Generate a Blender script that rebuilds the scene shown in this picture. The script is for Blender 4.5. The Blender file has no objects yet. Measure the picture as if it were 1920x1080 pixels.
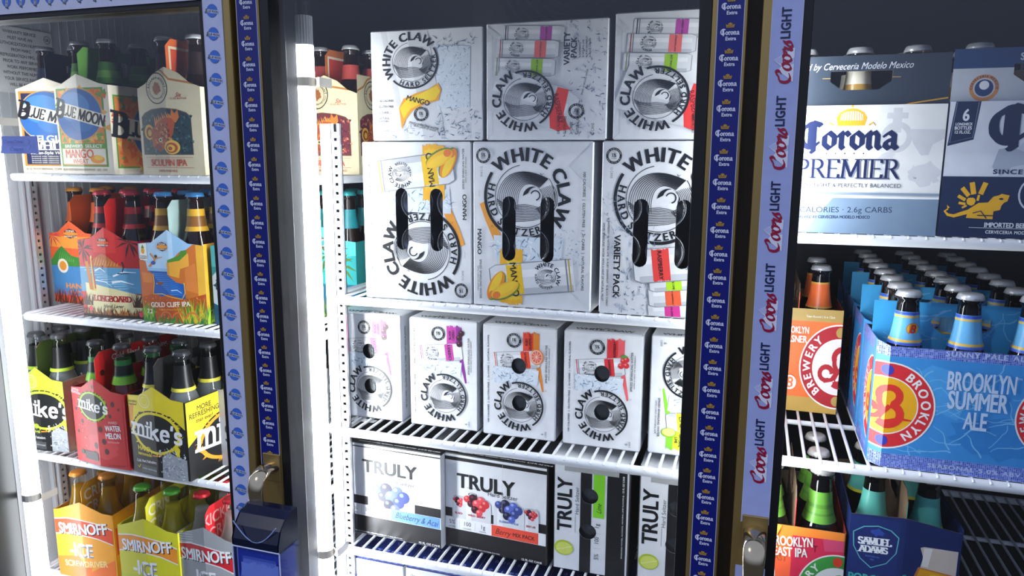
import bpy, bmesh, math, random
from mathutils import Vector, Matrix
from mathutils.geometry import tessellate_polygon
random.seed(7)
sc = bpy.context.scene
C = sc.collection
PI = math.pi

# ------------------------------------------------------------------ camera, world, exposure
CAMZ = 1.5
FOC, YAW, PITCH, ROLL = 1388.4, .31553, .17119, -.004486
cy_, sy_, cp_, sp_, cr_, sr_ = math.cos(YAW), math.sin(YAW), math.cos(PITCH), math.sin(PITCH), math.cos(ROLL), math.sin(ROLL)
FWD = Vector((-sy_*cp_, cy_*cp_, -sp_)); RT0 = Vector((cy_, sy_, 0)); DN0 = FWD.cross(RT0)
RT = cr_*RT0 + sr_*DN0; DN = -sr_*RT0 + cr_*DN0
cam = bpy.data.cameras.new('camera'); co = bpy.data.objects.new('camera', cam); C.objects.link(co)
cam.sensor_width = 36; cam.lens = FOC/1920*36; cam.clip_start = .01
mw = Matrix.Identity(4)
for i in range(3):
    mw[i][0] = RT[i]; mw[i][1] = -DN[i]; mw[i][2] = -FWD[i]
mw[2][3] = CAMZ
co.matrix_world = mw
sc.camera = co
def W(px, py, Y):
    d = RT*((px-960)/FOC) + DN*((py-540)/FOC) + FWD
    return d*(Y/d.y) + Vector((0, 0, CAMZ))
vs = sc.view_settings
vs.view_transform = 'Standard'; vs.look = 'None'; vs.gamma = 1; vs.use_curve_mapping = False
vs.exposure = 0.12
wd = bpy.data.worlds.new('world'); sc.world = wd; wd.use_nodes = True
nt = wd.node_tree; nt.nodes.clear()
wo = nt.nodes.new('ShaderNodeOutputWorld'); bg = nt.nodes.new('ShaderNodeBackground')
tc = nt.nodes.new('ShaderNodeTexCoord'); sx = nt.nodes.new('ShaderNodeSeparateXYZ'); rp = nt.nodes.new('ShaderNodeValToRGB')
ml = nt.nodes.new('ShaderNodeMath'); ml.operation = 'MULTIPLY_ADD'; ml.inputs[1].default_value = .5; ml.inputs[2].default_value = .5
nt.links.new(tc.outputs['Generated'], sx.inputs[0]); nt.links.new(sx.outputs['Z'], ml.inputs[0]); nt.links.new(ml.outputs[0], rp.inputs[0])
rp.color_ramp.elements[0].position = .42; rp.color_ramp.elements[0].color = (.06, .062, .068, 1)
rp.color_ramp.elements[1].position = .62; rp.color_ramp.elements[1].color = (.44, .51, .76, 1)
nt.links.new(rp.outputs[0], bg.inputs[0]); bg.inputs[1].default_value = 1.05
nt.links.new(bg.outputs[0], wo.inputs[0])
TUBE_STRENGTH = 25.0
sun = bpy.data.lights.new('sun', 'SUN'); sun.energy = .6; sun.angle = math.radians(1.0); sun.color = (1, .93, .82)
so = bpy.data.objects.new('sun', sun); C.objects.link(so)
so.rotation_euler = Vector((.4, .6, -.72)).to_track_quat('-Z', 'Y').to_euler()

# ------------------------------------------------------------------ materials
def lin(h):
    h = h.lstrip('#')
    if len(h) == 3: h = ''.join(c*2 for c in h)
    o = []
    for i in (0, 2, 4):
        v = int(h[i:i+2], 16)/255
        o.append(v/12.92 if v <= .04045 else ((v+.055)/1.055)**2.4)
    return tuple(o)+(1,)
MATS = {}
def mat(hexc, rough=.42, metal=0, kind='', noise=.05, power=None):
    key = (hexc, rough, metal, kind, power)
    if key in MATS: return MATS[key]
    m = bpy.data.materials.new('surface_'+hexc.strip('#')+kind); m.use_nodes = True
    n = m.node_tree; b = n.nodes['Principled BSDF']; L = n.links.new
    col = lin(hexc)
    b.inputs['Roughness'].default_value = rough; b.inputs['Metallic'].default_value = metal
    b.inputs['Base Color'].default_value = col
    nz = n.nodes.new('ShaderNodeTexNoise'); nz.inputs['Scale'].default_value = 60; nz.inputs['Detail'].default_value = 2
    t = n.nodes.new('ShaderNodeTexCoord'); L(t.outputs['Object'], nz.inputs['Vector'])
    r = n.nodes.new('ShaderNodeValToRGB'); r.color_ramp.elements[0].position = .3; r.color_ramp.elements[1].position = .7
    r.color_ramp.elements[0].color = tuple(c*(1-noise) for c in col[:3])+(1,)
    r.color_ramp.elements[1].color = tuple(min(1, c*(1+noise*.6)) for c in col[:3])+(1,)
    L(nz.outputs['Fac'], r.inputs[0]); L(r.outputs[0], b.inputs['Base Color'])
    if kind in ('glassdoor', 'clear'):
        n.nodes.clear()
        o = n.nodes.new('ShaderNodeOutputMaterial'); tr = n.nodes.new('ShaderNodeBsdfTransparent'); g = n.nodes.new('ShaderNodeBsdfGlossy')
        lw = n.nodes.new('ShaderNodeLayerWeight'); lw.inputs[0].default_value = .5; pw = n.nodes.new('ShaderNodeMath'); pw.operation = 'POWER'; pw.inputs[1].default_value = 5
        f = n.nodes.new('ShaderNodeMath'); f.operation = 'MULTIPLY_ADD'; f.inputs[1].default_value = .6; f.inputs[2].default_value = .04 if kind == 'glassdoor' else .06
        L(lw.outputs['Facing'], pw.inputs[0]); L(pw.outputs[0], f.inputs[0])
        mx = n.nodes.new('ShaderNodeMixShader'); tr.inputs[0].default_value = col; g.inputs['Roughness'].default_value = rough
        L(f.outputs[0], mx.inputs[0]); L(tr.outputs[0], mx.inputs[1]); L(g.outputs[0], mx.inputs[2]); L(mx.outputs[0], o.inputs[0])
    if kind == 'liquid':
        n.nodes.clear()
        o = n.nodes.new('ShaderNodeOutputMaterial'); tr = n.nodes.new('ShaderNodeBsdfTransparent'); g = n.nodes.new('ShaderNodeBsdfDiffuse')
        tl = n.nodes.new('ShaderNodeBsdfTranslucent'); ad = n.nodes.new('ShaderNodeMixShader')
        mx = n.nodes.new('ShaderNodeMixShader'); tr.inputs[0].default_value = col; g.inputs[0].default_value = col; tl.inputs[0].default_value = col
        ad.inputs[0].default_value = .5; L(g.outputs[0], ad.inputs[1]); L(tl.outputs[0], ad.inputs[2])
        mx.inputs[0].default_value = .45; L(tr.outputs[0], mx.inputs[1]); L(ad.outputs[0], mx.inputs[2]); L(mx.outputs[0], o.inputs[0])
    if kind == 'emit':
        b.inputs['Emission Color'].default_value = (1, .985, .96, 1); b.inputs['Emission Strength'].default_value = TUBE_STRENGTH*(power or 1)
    if kind == 'brushed':
        mp = n.nodes.new('ShaderNodeMapping'); mp.inputs['Scale'].default_value = (300, 300, 4); L(t.outputs['Object'], mp.inputs[0]); L(mp.outputs[0], nz.inputs['Vector'])
        bp = n.nodes.new('ShaderNodeBump'); bp.inputs['Strength'].default_value = .08; L(nz.outputs['Fac'], bp.inputs['Height']); L(bp.outputs[0], b.inputs['Normal'])
    MATS[key] = m
    return m

# ------------------------------------------------------------------ mesh builder and objects
class MB:
    def __init__(s): s.v = []; s.f = []; s.m = []; s.ms = []; s.sm = []
    def mi(s, m):
        if m not in s.ms: s.ms.append(m)
        return s.ms.index(m)
    def face(s, pts, m, smooth=False):
        b = len(s.v); s.v += [tuple(p) for p in pts]; s.f.append(tuple(range(b, b+len(pts)))); s.m.append(s.mi(m)); s.sm.append(smooth)
    def grid(s, rings, m, closed=True, smooth=True):
        b = len(s.v); k = len(rings[0]); mi = s.mi(m)
        for r in rings: s.v += [tuple(p) for p in r]
        for i in range(len(rings)-1):
            for j in range(k if closed else k-1):
                j2 = (j+1) % k
                s.f.append((b+i*k+j, b+i*k+j2, b+(i+1)*k+j2, b+(i+1)*k+j)); s.m.append(mi); s.sm.append(smooth)
    def box(s, x0, x1, y0, y1, z0, z1, m, bev=0):
        if bev <= 0:
            P = [(x, y, z) for z in (z0, z1) for y in (y0, y1) for x in (x0, x1)]
            for q in ((0, 2, 3, 1), (4, 5, 7, 6), (0, 1, 5, 4), (2, 6, 7, 3), (0, 4, 6, 2), (1, 3, 7, 5)):
                s.face([P[i] for i in q], m)
            return
        b = bmesh.new(); bmesh.ops.create_cube(b, size=1)
        for v in b.verts: v.co = ((x0+x1)/2+v.co.x*(x1-x0), (y0+y1)/2+v.co.y*(y1-y0), (z0+z1)/2+v.co.z*(z1-z0))
        bmesh.ops.bevel(b, geom=b.edges[:], offset=bev, segments=2, affect='EDGES', profile=.5)
        s.addbm(b, m)
    def addbm(s, b, m, smooth=False):
        o = len(s.v); b.verts.index_update(); s.v += [tuple(v.co) for v in b.verts]; mi = s.mi(m)
        for f in b.faces: s.f.append(tuple(o+v.index for v in f.verts)); s.m.append(mi); s.sm.append(smooth)
        b.free()
    def tube(s, pts, r, m, n=8, cap=True):
        pts = [Vector(p) for p in pts]; rings = []; up = Vector((0, 0, 1))
        for i, p in enumerate(pts):
            d = (pts[min(i+1, len(pts)-1)]-pts[max(i-1, 0)]).normalized()
            a = d.cross(up if abs(d.z) < .9 else Vector((1, 0, 0))).normalized(); b = d.cross(a)
            rr = r[i] if isinstance(r, (list, tuple)) else r
            rings.append([p+a*rr*math.cos(2*PI*k/n)+b*rr*math.sin(2*PI*k/n) for k in range(n)])
        s.grid(rings, m)
        if cap: s.face(rings[0][::-1], m); s.face(rings[-1], m)
    def lathe(s, prof, m, n=24, c=(0, 0, 0), cap=False):
        rings = [[(c[0]+r*math.cos(2*PI*k/n), c[1]+r*math.sin(2*PI*k/n), c[2]+z) for k in range(n)] for r, z in prof]
        s.grid(rings, m)
        if cap: s.face(rings[-1], m)
    def mesh(s, name):
        me = bpy.data.meshes.new(name); me.from_pydata(s.v, [], s.f)
        for m in s.ms: me.materials.append(m)
        me.polygons.foreach_set('material_index', s.m); me.polygons.foreach_set('use_smooth', s.sm); me.update()
        return me
    def obj(s, name, parent=None):
        o = bpy.data.objects.new(name, s.mesh(name)); C.objects.link(o); o.parent = parent
        return o
def tag(o, label=None, cat=None, group=None, kind=None):
    if label: o['label'] = label
    if cat: o['category'] = cat
    if group: o['group'] = group
    if kind: o['kind'] = kind
    return o
def thing(name, label, cat, loc=(0, 0, 0), rz=0, group=None, kind=None, ry=0):
    o = bpy.data.objects.new(name, None); C.objects.link(o); o.empty_display_size = .02
    o.location = loc; o.rotation_euler = (0, ry, rz)
    return tag(o, label, cat, group, kind)

# ------------------------------------------------------------------ glyphs
GC = {}
def glyph(ch, bold=0):
    key = (ch, bold)
    if key in GC: return GC[key]
    def ev(body):
        cu = bpy.data.curves.new('t', 'FONT'); cu.body = body; cu.size = 1; cu.resolution_u = 3; cu.offset = .018 if bold and body[:2] not in ('HM', 'HW', 'HN', 'HV', 'HA', 'HK') and body not in 'MWNVAK' else 0
        ob = bpy.data.objects.new('t', cu); C.objects.link(ob); bpy.context.view_layer.update()
        dg = bpy.context.evaluated_depsgraph_get(); oe = ob.evaluated_get(dg); me = oe.to_mesh()
        vs_ = [(v.co.x, v.co.y) for v in me.vertices]; me.calc_loop_triangles(); fs = [tuple(t.vertices) for t in me.loop_triangles]
        oe.to_mesh_clear(); bpy.data.objects.remove(ob); bpy.data.curves.remove(cu)
        return vs_, fs
    def wd_(b):
        v, _ = ev(b); xs = [p[0] for p in v]; return max(xs)-min(xs)
    if ch == ' ': GC[key] = ([], .3); return GC[key]
    v, f = ev(ch); adv = wd_('H'+ch+'H')-wd_('HH')
    sh = {0: (0,), 1: (0,), 2: (-.017, .017), 3: (-.034, 0, .034)}[bold]
    if ch in 'MWNVAK' and bold: sh = {1: (-.014, .014), 2: (-.03, 0, .03), 3: (-.046, 0, .046)}[bold]
    GC[key] = ([[[(v[i][0]+d, v[i][1]) for i in t] for t in f] for d in sh], adv)
    return GC[key]
def arcp(cx, cy, rx, ry, a0, a1, n=9):
    return [(cx+rx*math.cos(math.radians(a0+(a1-a0)*i/n)), cy+ry*math.sin(math.radians(a0+(a1-a0)*i/n))) for i in range(n+1)]
x_ = .05
SF = {
 'A': (.86, [[(.02, 0), (.42, 1)], [(.42, 1), (.84, 0)], [(.17, .33), (.68, .33)]]),
 'B': (.72, [[(.08, 0), (.08, 1)], [(.08, 1), (.34, 1)]+arcp(.34, .76, .22, .24, 90, -90)+[(.08, .52)], [(.08, .52), (.38, .52)]+arcp(.38, .26, .26, .26, 90, -90)+[(.08, 0)]]),
 'C': (.78, [arcp(.42, .5, .38, .5, 48, 312, 14)]),
 'D': (.82, [[(.08, 0), (.08, 1)], [(.08, 1), (.28, 1)]+arcp(.3, .5, .46, .5, 90, -90, 12)+[(.08, 0)]]),
 'E': (.66, [[(.08, 0), (.08, 1)], [(.08, 1), (.58, 1), (.6, .84)], [(.08, .52), (.46, .52)], [(.08, 0), (.6, 0), (.62, .18)]]),
 'F': (.62, [[(.08, 0), (.08, 1)], [(.08, 1), (.58, 1), (.6, .84)], [(.08, .52), (.46, .52)]]),
 'G': (.84, [arcp(.42, .5, .38, .5, 48, 330, 14), [(.76, .1), (.76, .42), (.52, .42)]]),
 'H': (.84, [[(.08, 0), (.08, 1)], [(.72, 0), (.72, 1)], [(.08, .52), (.72, .52)]]),
 'I': (.26, [[(.12, 0), (.12, 1)]]),
 'K': (.8, [[(.08, 0), (.08, 1)], [(.7, 1), (.1, .42)], [(.28, .6), (.74, 0)]]),
 'L': (.64, [[(.08, 0), (.08, 1)], [(.08, 0), (.56, 0), (.6, .2)]]),
 'M': (1.04, [[(.06, 0), (.12, 1)], [(.12, 1), (.5, .08)], [(.5, .08), (.88, 1)], [(.88, 1), (.94, 0)]]),
 'N': (.86, [[(.08, 0), (.08, 1)], [(.08, 1), (.74, 0)], [(.74, 0), (.74, 1)]]),
 'O': (.88, [arcp(.43, .5, .39, .5, 0, 360, 18)]),
 'P': (.68, [[(.08, 0), (.08, 1)], [(.08, 1), (.34, 1)]+arcp(.34, .74, .25, .26, 90, -90)+[(.08, .48)]]),
 'R': (.76, [[(.08, 0), (.08, 1)], [(.08, 1), (.34, 1)]+arcp(.34, .75, .24, .25, 90, -90)+[(.08, .5)], [(.34, .5), (.7, 0)]]),
 'S': (.66, [arcp(.32, .75, .25, .25, 20, 250, 9)+arcp(.32, .26, .27, .26, 75, -160, 10)]),
 'T': (.76, [[(.38, 0), (.38, 1)], [(.02, .84), (.04, 1), (.72, 1), (.74, .84)]]),
 'U': (.82, [[(.08, 1), (.08, .34)]+arcp(.39, .34, .31, .34, 180, 360, 9)+[(.7, 1)]]),
 'W': (1.16, [[(.02, 1), (.3, 0)], [(.3, 0), (.56, 1)], [(.56, 1), (.84, 0)], [(.84, 0), (1.1, 1)]]),
 'Y': (.8, [[(.02, 1), (.4, .45)], [(.76, 1), (.4, .45)], [(.4, .45), (.4, 0)]]),
 'm': (1.0, [[(.08, 0), (.08, .66)], [(.08, .5)]+arcp(.27, .46, .18, .2, 150, 0, 5)+[(.45, 0)], [(.45, .46)]+arcp(.64, .46, .18, .2, 150, 0, 5)+[(.83, 0)]]),
 'i': (.28, [[(.12, 0), (.12, .66)], [(.12, .84), (.12, .9)]]),
 'k': (.66, [[(.08, 0), (.08, .98)], [(.52, .64), (.12, .28)], [(.24, .4), (.56, 0)]]),
 'e': (.62, [[(.08, .36), (.52, .36)]+arcp(.3, .33, .23, .33, 10, 320, 12)]),
 's': (.5, [arcp(.24, .5, .17, .17, 20, 250, 7)+arcp(.24, .17, .19, .17, 75, -160, 8)]),
 "'": (.2, [[(.1, .98), (.07, .78)]]),
 ' ': (.36, []),
}
BL = {  # broad-nib blackletter
 'C': (.86, [arcp(.44, .5, .36, .46, 70, 200, 9)+arcp(.44, .46, .36, .42, 200, 320, 8), [(.42, .95), (.42, .06)], [(.3, .86), (.5, 1.0), (.8, .9)], [(.55, .88), (.56, -.08)], [(.5, -.12), (.58, -.12)]]),
 'o': (.56, [[(.26, .62), (.08, .48), (.08, .16), (.28, 0)], [(.26, .62), (.46, .46), (.46, .14), (.28, 0)]]),
 'r': (.44, [[(.04, .5), (.14, .62), (.14, .06), (.22, .0)], [(.16, .5), (.32, .62), (.42, .52)]]),
 'n': (.6, [[(.02, .5), (.12, .62), (.12, .06), (.2, .0)], [(.14, .5), (.34, .62), (.44, .5), (.44, .08), (.54, 0)]]),
 'a': (.58, [[(.08, .5), (.26, .62), (.42, .5), (.42, .08), (.54, 0)], [(.4, .36), (.14, .26), (.1, .1), (.24, 0), (.4, .1)]]),
}
SC = {  # flowing script
 'C': (.74, [arcp(.5, .72, .13, .15, -60, 180, 8)+arcp(.42, .48, .34, .46, 160, 300, 9)]),
 'o': (.46, [arcp(.22, .28, .18, .27, 90, 450, 12)+[(.34, .46), (.5, .5)]]),
 'r': (.36, [[(.02, .3), (.14, .56), (.18, .46), (.3, .46), (.24, .12)]+arcp(.32, .1, .08, .1, 180, 320, 4)]),
 's': (.4, [[(.0, .1), (.24, .56), (.22, .4)]+arcp(.17, .17, .15, .17, 40, -150, 7)]),
}
def hull(p):
    p = sorted(set((round(a, 6), round(b, 6)) for a, b in p))
    def half(q):
        r = []
        for c in q:
            while len(r) > 1 and (r[-1][0]-r[-2][0])*(c[1]-r[-2][1])-(r[-1][1]-r[-2][1])*(c[0]-r[-2][0]) <= 0: r.pop()
            r.append(c)
        return r
    a = half(p); b = half(p[::-1]); return a[:-1]+b[:-1]
def nibglyph(tab, ch, a, b, ang, serif):
    adv, strokes = tab.get(ch, (.5, [])); out = []
    ca, sa = math.cos(math.radians(ang)), math.sin(math.radians(ang))
    nb = [(u*a/2*ca-w*b/2*sa, u*a/2*sa+w*b/2*ca) for u in (-1, 1) for w in (-1, 1)]
    for s in strokes:
        for p, q in zip(s, s[1:]):
            out.append(hull([(p[0]+n[0], p[1]+n[1]) for n in nb]+[(q[0]+n[0], q[1]+n[1]) for n in nb]))
        if serif:
            for e, o in ((s[0], s[1]), (s[-1], s[-2])):
                if abs(e[0]-o[0]) < .55*abs(e[1]-o[1]) and min(abs(e[1]), abs(e[1]-1), abs(e[1]-.66)) < .01 and abs(e[1]-o[1]) > .25:
                    k = a*1.0+.04; out.append([(e[0]-k, e[1]-b/2), (e[0]+k, e[1]-b/2), (e[0]+k, e[1]+b/2), (e[0]-k, e[1]+b/2)])
    return out, adv

# ------------------------------------------------------------------ 2D art, drawn in its own units (x right, y down), mapped to millimetre faces
def clip(poly, a, b):
    out = []; n = len(poly)
    for i in range(n):
        p, q = poly[i], poly[(i+1) % n]
        dp = (b[0]-a[0])*(p[1]-a[1])-(b[1]-a[1])*(p[0]-a[0]); dq = (b[0]-a[0])*(q[1]-a[1])-(b[1]-a[1])*(q[0]-a[0])
        if dp >= 0: out.append(p)
        if (dp > 0 and dq < 0) or (dp < 0 and dq > 0):
            t = dp/(dp-dq); out.append((p[0]+(q[0]-p[0])*t, p[1]+(q[1]-p[1])*t))
    return out
def inside(poly, cv):
    for a, b in zip(cv, cv[1:]+cv[:1]):
        poly = clip(poly, a, b)
        if len(poly) < 3: return []
    return poly
def subtract(poly, cv):
    xs = [p[0] for p in poly]; ys = [p[1] for p in poly]; hx = [p[0] for p in cv]; hy = [p[1] for p in cv]
    if max(xs) <= min(hx) or min(xs) >= max(hx) or max(ys) <= min(hy) or min(ys) >= max(hy): return [poly]
    out = []; cur = poly
    for a, b in zip(cv, cv[1:]+cv[:1]):
        o = clip(cur, b, a)
        if len(o) > 2: out.append(o)
        cur = clip(cur, a, b)
        if len(cur) < 3: break
    return out
class Art:
    def __init__(s, wmm, hmm, fr, flip=False, gloss=.42):
        s.w, s.h = wmm/1000, hmm/1000; s.fr = fr; s.P = []; s.z = 0; s.st = [(1, 0, 0, 0, 1, 0)]; s.flip = flip; s.gloss = gloss; s.grp = 'artwork'
    def push(s, x, y, rot=0, sc_=1, sy=None):
        c, d = math.cos(math.radians(rot)), math.sin(math.radians(rot)); sy = sc_ if sy is None else sy
        m = (c*sc_, d*sy, x, -d*sc_, c*sy, y); a = s.st[-1]
        s.st.append((a[0]*m[0]+a[1]*m[3], a[0]*m[1]+a[1]*m[4], a[0]*m[2]+a[1]*m[5]+a[2], a[3]*m[0]+a[4]*m[3], a[3]*m[1]+a[4]*m[4], a[3]*m[2]+a[4]*m[5]+a[5]))
    def pop(s): s.st.pop()
    def tf(s, p):
        a = s.st[-1]; x, y = a[0]*p[0]+a[1]*p[1]+a[2], a[3]*p[0]+a[4]*p[1]+a[5]
        x0, y0, x1, y1 = s.fr
        u, v = (x-x0)/(x1-x0)*s.w, (y1-y)/(y1-y0)*s.h
        return (s.w-u, s.h-v) if s.flip else (u, v)
    def add(s, col, polys, grp=None):
        s.z += 1; g = grp or s.grp
        for p in polys:
            q = [s.tf(a) for a in p]
            ar = sum(q[i][0]*q[(i+1) % len(q)][1]-q[(i+1) % len(q)][0]*q[i][1] for i in range(len(q)))
            if ar < 0: q = q[::-1]
            s.P.append((g, col, s.z+.07*(len(s.P) % 12), q))
    def poly(s, col, pts):
        t = tessellate_polygon([[Vector((a, b, 0)) for a, b in pts]]); s.add(col, [[pts[i] for i in f] for f in t])
    def rect(s, col, x0, y0, x1, y1): s.add(col, [[(x0, y0), (x1, y0), (x1, y1), (x0, y1)]])
    def ell(s, col, x, y, rx, ry=None, n=24):
        ry = ry or rx; s.add(col, [[(x+rx*math.cos(2*PI*i/n), y+ry*math.sin(2*PI*i/n)) for i in range(n)]])
    def ring(s, col, x, y, r, t, a0=0, a1=360, n=40, ry=None):
        k = (ry or r)/r; P = []
        for i in range(n):
            b0, b1 = math.radians(a0+(a1-a0)*i/n), math.radians(a0+(a1-a0)*(i+1)/n)
            P.append([(x+(r+d)*math.cos(b), y-(r+d)*k*math.sin(b)) for b, d in ((b0, -t/2), (b1, -t/2), (b1, t/2), (b0, t/2))])
        s.add(col, P)
    def line(s, col, pts, w, w2=None):
        n = len(pts); w2 = w if w2 is None else w2; P = []; L = []; R_ = []
        for i, p in enumerate(pts):
            a, b = pts[max(0, i-1)], pts[min(n-1, i+1)]; dx, dy = b[0]-a[0], b[1]-a[1]; l = math.hypot(dx, dy) or 1
            k = (w+(w2-w)*i/(n-1))/2; L.append((p[0]-dy/l*k, p[1]+dx/l*k)); R_.append((p[0]+dy/l*k, p[1]-dx/l*k))
        for i in range(n-1): P += [[L[i], L[i+1], R_[i+1]], [L[i], R_[i+1], R_[i]]]
        return s.add(col, P)
    def lines(s, col, many):   # many = [(pts, w, w2)] in one layer
        z = s.z
        for pts, w, w2 in many: s.z = z; s.line(col, pts, w, w2)
        s.z = z+1
    def text(s, col, t, x, y, size, bold=1, cond=1, rot=0, al='c', shear=0, sp=0, fit=None):
        G = [glyph(c, bold) for c in t]; wd_ = sum(g[1]*cond+sp for g in G)*size
        if fit: cond = cond*fit/wd_ if wd_ else cond; wd_ = sum(g[1]*cond+sp for g in G)*size
        s.push(x, y, rot); X = {'c': -wd_/2, 'l': 0, 'r': -wd_}[al]; P = [[], [], []]
        for dups, adv in G:
            for k, tris in enumerate(dups):
                for tr in tris: P[k].append([(X+(a*cond+b*shear)*size, -b*size+size*.36) for a, b in tr])
            X += (adv*cond+sp)*size
        for q in P:
            if q: s.add(col, q, 'lettering')
        s.pop()
    def arctext(s, col, t, x, y, r, a0, a1, size, bold=1, out=True, cond=1):
        G = [glyph(c, bold) for c in t]; tot = sum(g[1] for g in G); P = [[], [], []]; acc = 0
        for dups, adv in G:
            a = a0+(a1-a0)*(acc+adv/2)/tot; acc += adv; th = math.radians(a)
            cx, cy = x+r*math.cos(th), y-r*math.sin(th)
            rt = (math.sin(th), math.cos(th)) if out else (-math.sin(th), -math.cos(th))
            up = (math.cos(th), -math.sin(th)) if out else (-math.cos(th), math.sin(th))
            for k, tr in [(k, tr) for k, tris in enumerate(dups) for tr in tris]: P[k].append([(cx+rt[0]*(p-adv/2)*size*cond+up[0]*(q-.36)*size, cy+rt[1]*(p-adv/2)*size*cond+up[1]*(q-.36)*size) for p, q in tr])
        for q in P:
            if q: s.add(col, q, 'lettering')
    def nib(s, col, t, x, y, h, tab=SF, a=.2, b=.08, ang=0, serif=True, rot=0, al='c', shear=0, cond=1, sp=.06, bend=0, caps=None):
        G = [nibglyph(tab, c, a, b, ang, serif) for c in t]; hs = [h*(caps if caps and i else 1) for i in range(len(t))]
        wd_ = sum((g[1]*cond+sp)*k for g, k in zip(G, hs)); X = {'c': -wd_/2, 'l': 0, 'r': -wd_}[al]; P = []
        s.push(x, y, rot)
        for (ps, adv), k in zip(G, hs):
            for p in ps: P.append([(X+(u*cond+v*shear)*k, -v*k-bend*math.sin(PI*(X+wd_/2)/wd_)) for u, v in p])
            X += (adv*cond+sp)*k
        s.add(col, P, 'lettering'); s.pop(); return wd_
    # decorations
    def blob(s, col, x, y, rx, ry, rough=.15, n=26, seed=0):
        rn = random.Random(seed+int(x*7+y*3)); s.poly(col, [(x+rx*(1+rn.uniform(-rough, rough))*math.cos(2*PI*i/n), y+ry*(1+rn.uniform(-rough, rough))*math.sin(2*PI*i/n)) for i in range(n)])
    def swash(s, col, x0, y0, x1, y1, jag=.18, seed=1):   # brushed rectangle, ragged at both short ends
        rn = random.Random(seed+int(x0)); k = 12; w = x1-x0; h = y1-y0
        s.add(col, [[(x0+w*i/k, y0+rn.random()*jag*h), (x0+w*(i+1)/k, y0+rn.random()*jag*h), (x0+w*(i+1)/k, y1-rn.random()*jag*h), (x0+w*i/k, y1-rn.random()*jag*h)] for i in range(k)])
    def splash(s, x0, y0, x1, y1, n=40, cols=('#9db4c8', '#6f8ba6', '#c6d6e4'), w=2.5, seed=3):
        rn = random.Random(seed+int(x0)); many = {c: [] for c in cols}
        for i in range(n):
            x, y = rn.uniform(x0, x1), rn.uniform(y0, y1); L = (x1-x0)*rn.uniform(.06, .2); a = rn.uniform(0, 2*PI); b = rn.uniform(-2, 2)
            pts = []
            for k in range(5): pts.append((x, y)); x += L/5*math.cos(a); y += L/5*math.sin(a); a += b/4
            many[cols[i % len(cols)]].append((pts, w*rn.uniform(.6, 2), w*.2))
        for c in cols: s.lines(c, many[c])
    def specks(s, col, n, sz, seed=9):
        rn = random.Random(seed); x0, y0, x1, y1 = s.fr; P = []
        for i in range(n):
            x, y, a = rn.uniform(x0, x1), rn.uniform(y0, y1), rn.uniform(0, 3); l = sz*rn.uniform(.3, 2)
            P.append([(x, y), (x+l*math.cos(a), y+l*math.sin(a)), (x+l*math.cos(a)+sz*.15, y+l*math.sin(a)+sz*.15), (x+sz*.15, y+sz*.15)])
        s.add(col, P)
    # output: strips = [(u0,u1,vt0,vt1)] trapezoids of the face, g(u)->depth
    def emit(s, parent, mp, top=None, holes=(), g=None, vb=0, lo=None):
        top = top or [(0, s.h), (s.w, s.h)]; bot = lo or (lambda u: 0)
        strips = []
        for (a, ha), (b, hb) in zip(top, top[1:]): strips.append([(a, bot(a)), (b, bot(b)), (b, hb), (a, ha)])
        mbs = {}
        for grp, col, z, q in s.P:
            mb = mbs.setdefault(grp, MB()); m = mat(col, s.gloss)
            for st in strips:
                if max(p[0] for p in q) <= st[0][0] or min(p[0] for p in q) >= st[1][0]: continue
                r = inside(q, st)
                if len(r) < 3: continue
                rs = [r]
                for h in holes: rs = [k for p in rs for k in subtract(p, h)]
                for k in rs: mb.face([mp(u, v, .0002+z*.000014, g(u) if g else 0) for u, v in k], m)
        for grp, mb in mbs.items():
            if mb.f: mb.obj(grp, parent)
def plate(mb, top, mp, m, holes=(), g=None, th=.0008, lo=None, m2=None):
    """board of a face with real thickness: front, back, top edge and hole edges"""
    bot = lo or (lambda u: 0)
    for (a, ha), (b, hb) in zip(top, top[1:]):
        q = [(a, bot(a)), (b, bot(b)), (b, hb), (a, ha)]; rs = [q]
        for h in holes: rs = [k for p in rs for k in subtract(p, h)]
        for k in rs:
            mb.face([mp(u, v, 0, g(u) if g else 0) for u, v in k], m)
            mb.face([mp(u, v, -th, g(u) if g else 0) for u, v in k[::-1]], m2 or m)
        G = lambda u: g(u) if g else 0
        mb.face([mp(a, ha, 0, G(a)), mp(b, hb, 0, G(b)), mp(b, hb, -th, G(b)), mp(a, ha, -th, G(a))], m2 or m)
    for (u, hh) in (top[0], top[-1]):
        G = g(u) if g else 0
        mb.face([mp(u, bot(u), 0, G), mp(u, hh, 0, G), mp(u, hh, -th, G), mp(u, bot(u), -th, G)], m)
    for h in holes:
        for (a, b), (c, d) in zip(h, h[1:]+h[:1]): mb.face([mp(a, b, 0, 0), mp(c, d, 0, 0), mp(c, d, -th*2, 0), mp(a, b, -th*2, 0)], m2 or m)

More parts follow.
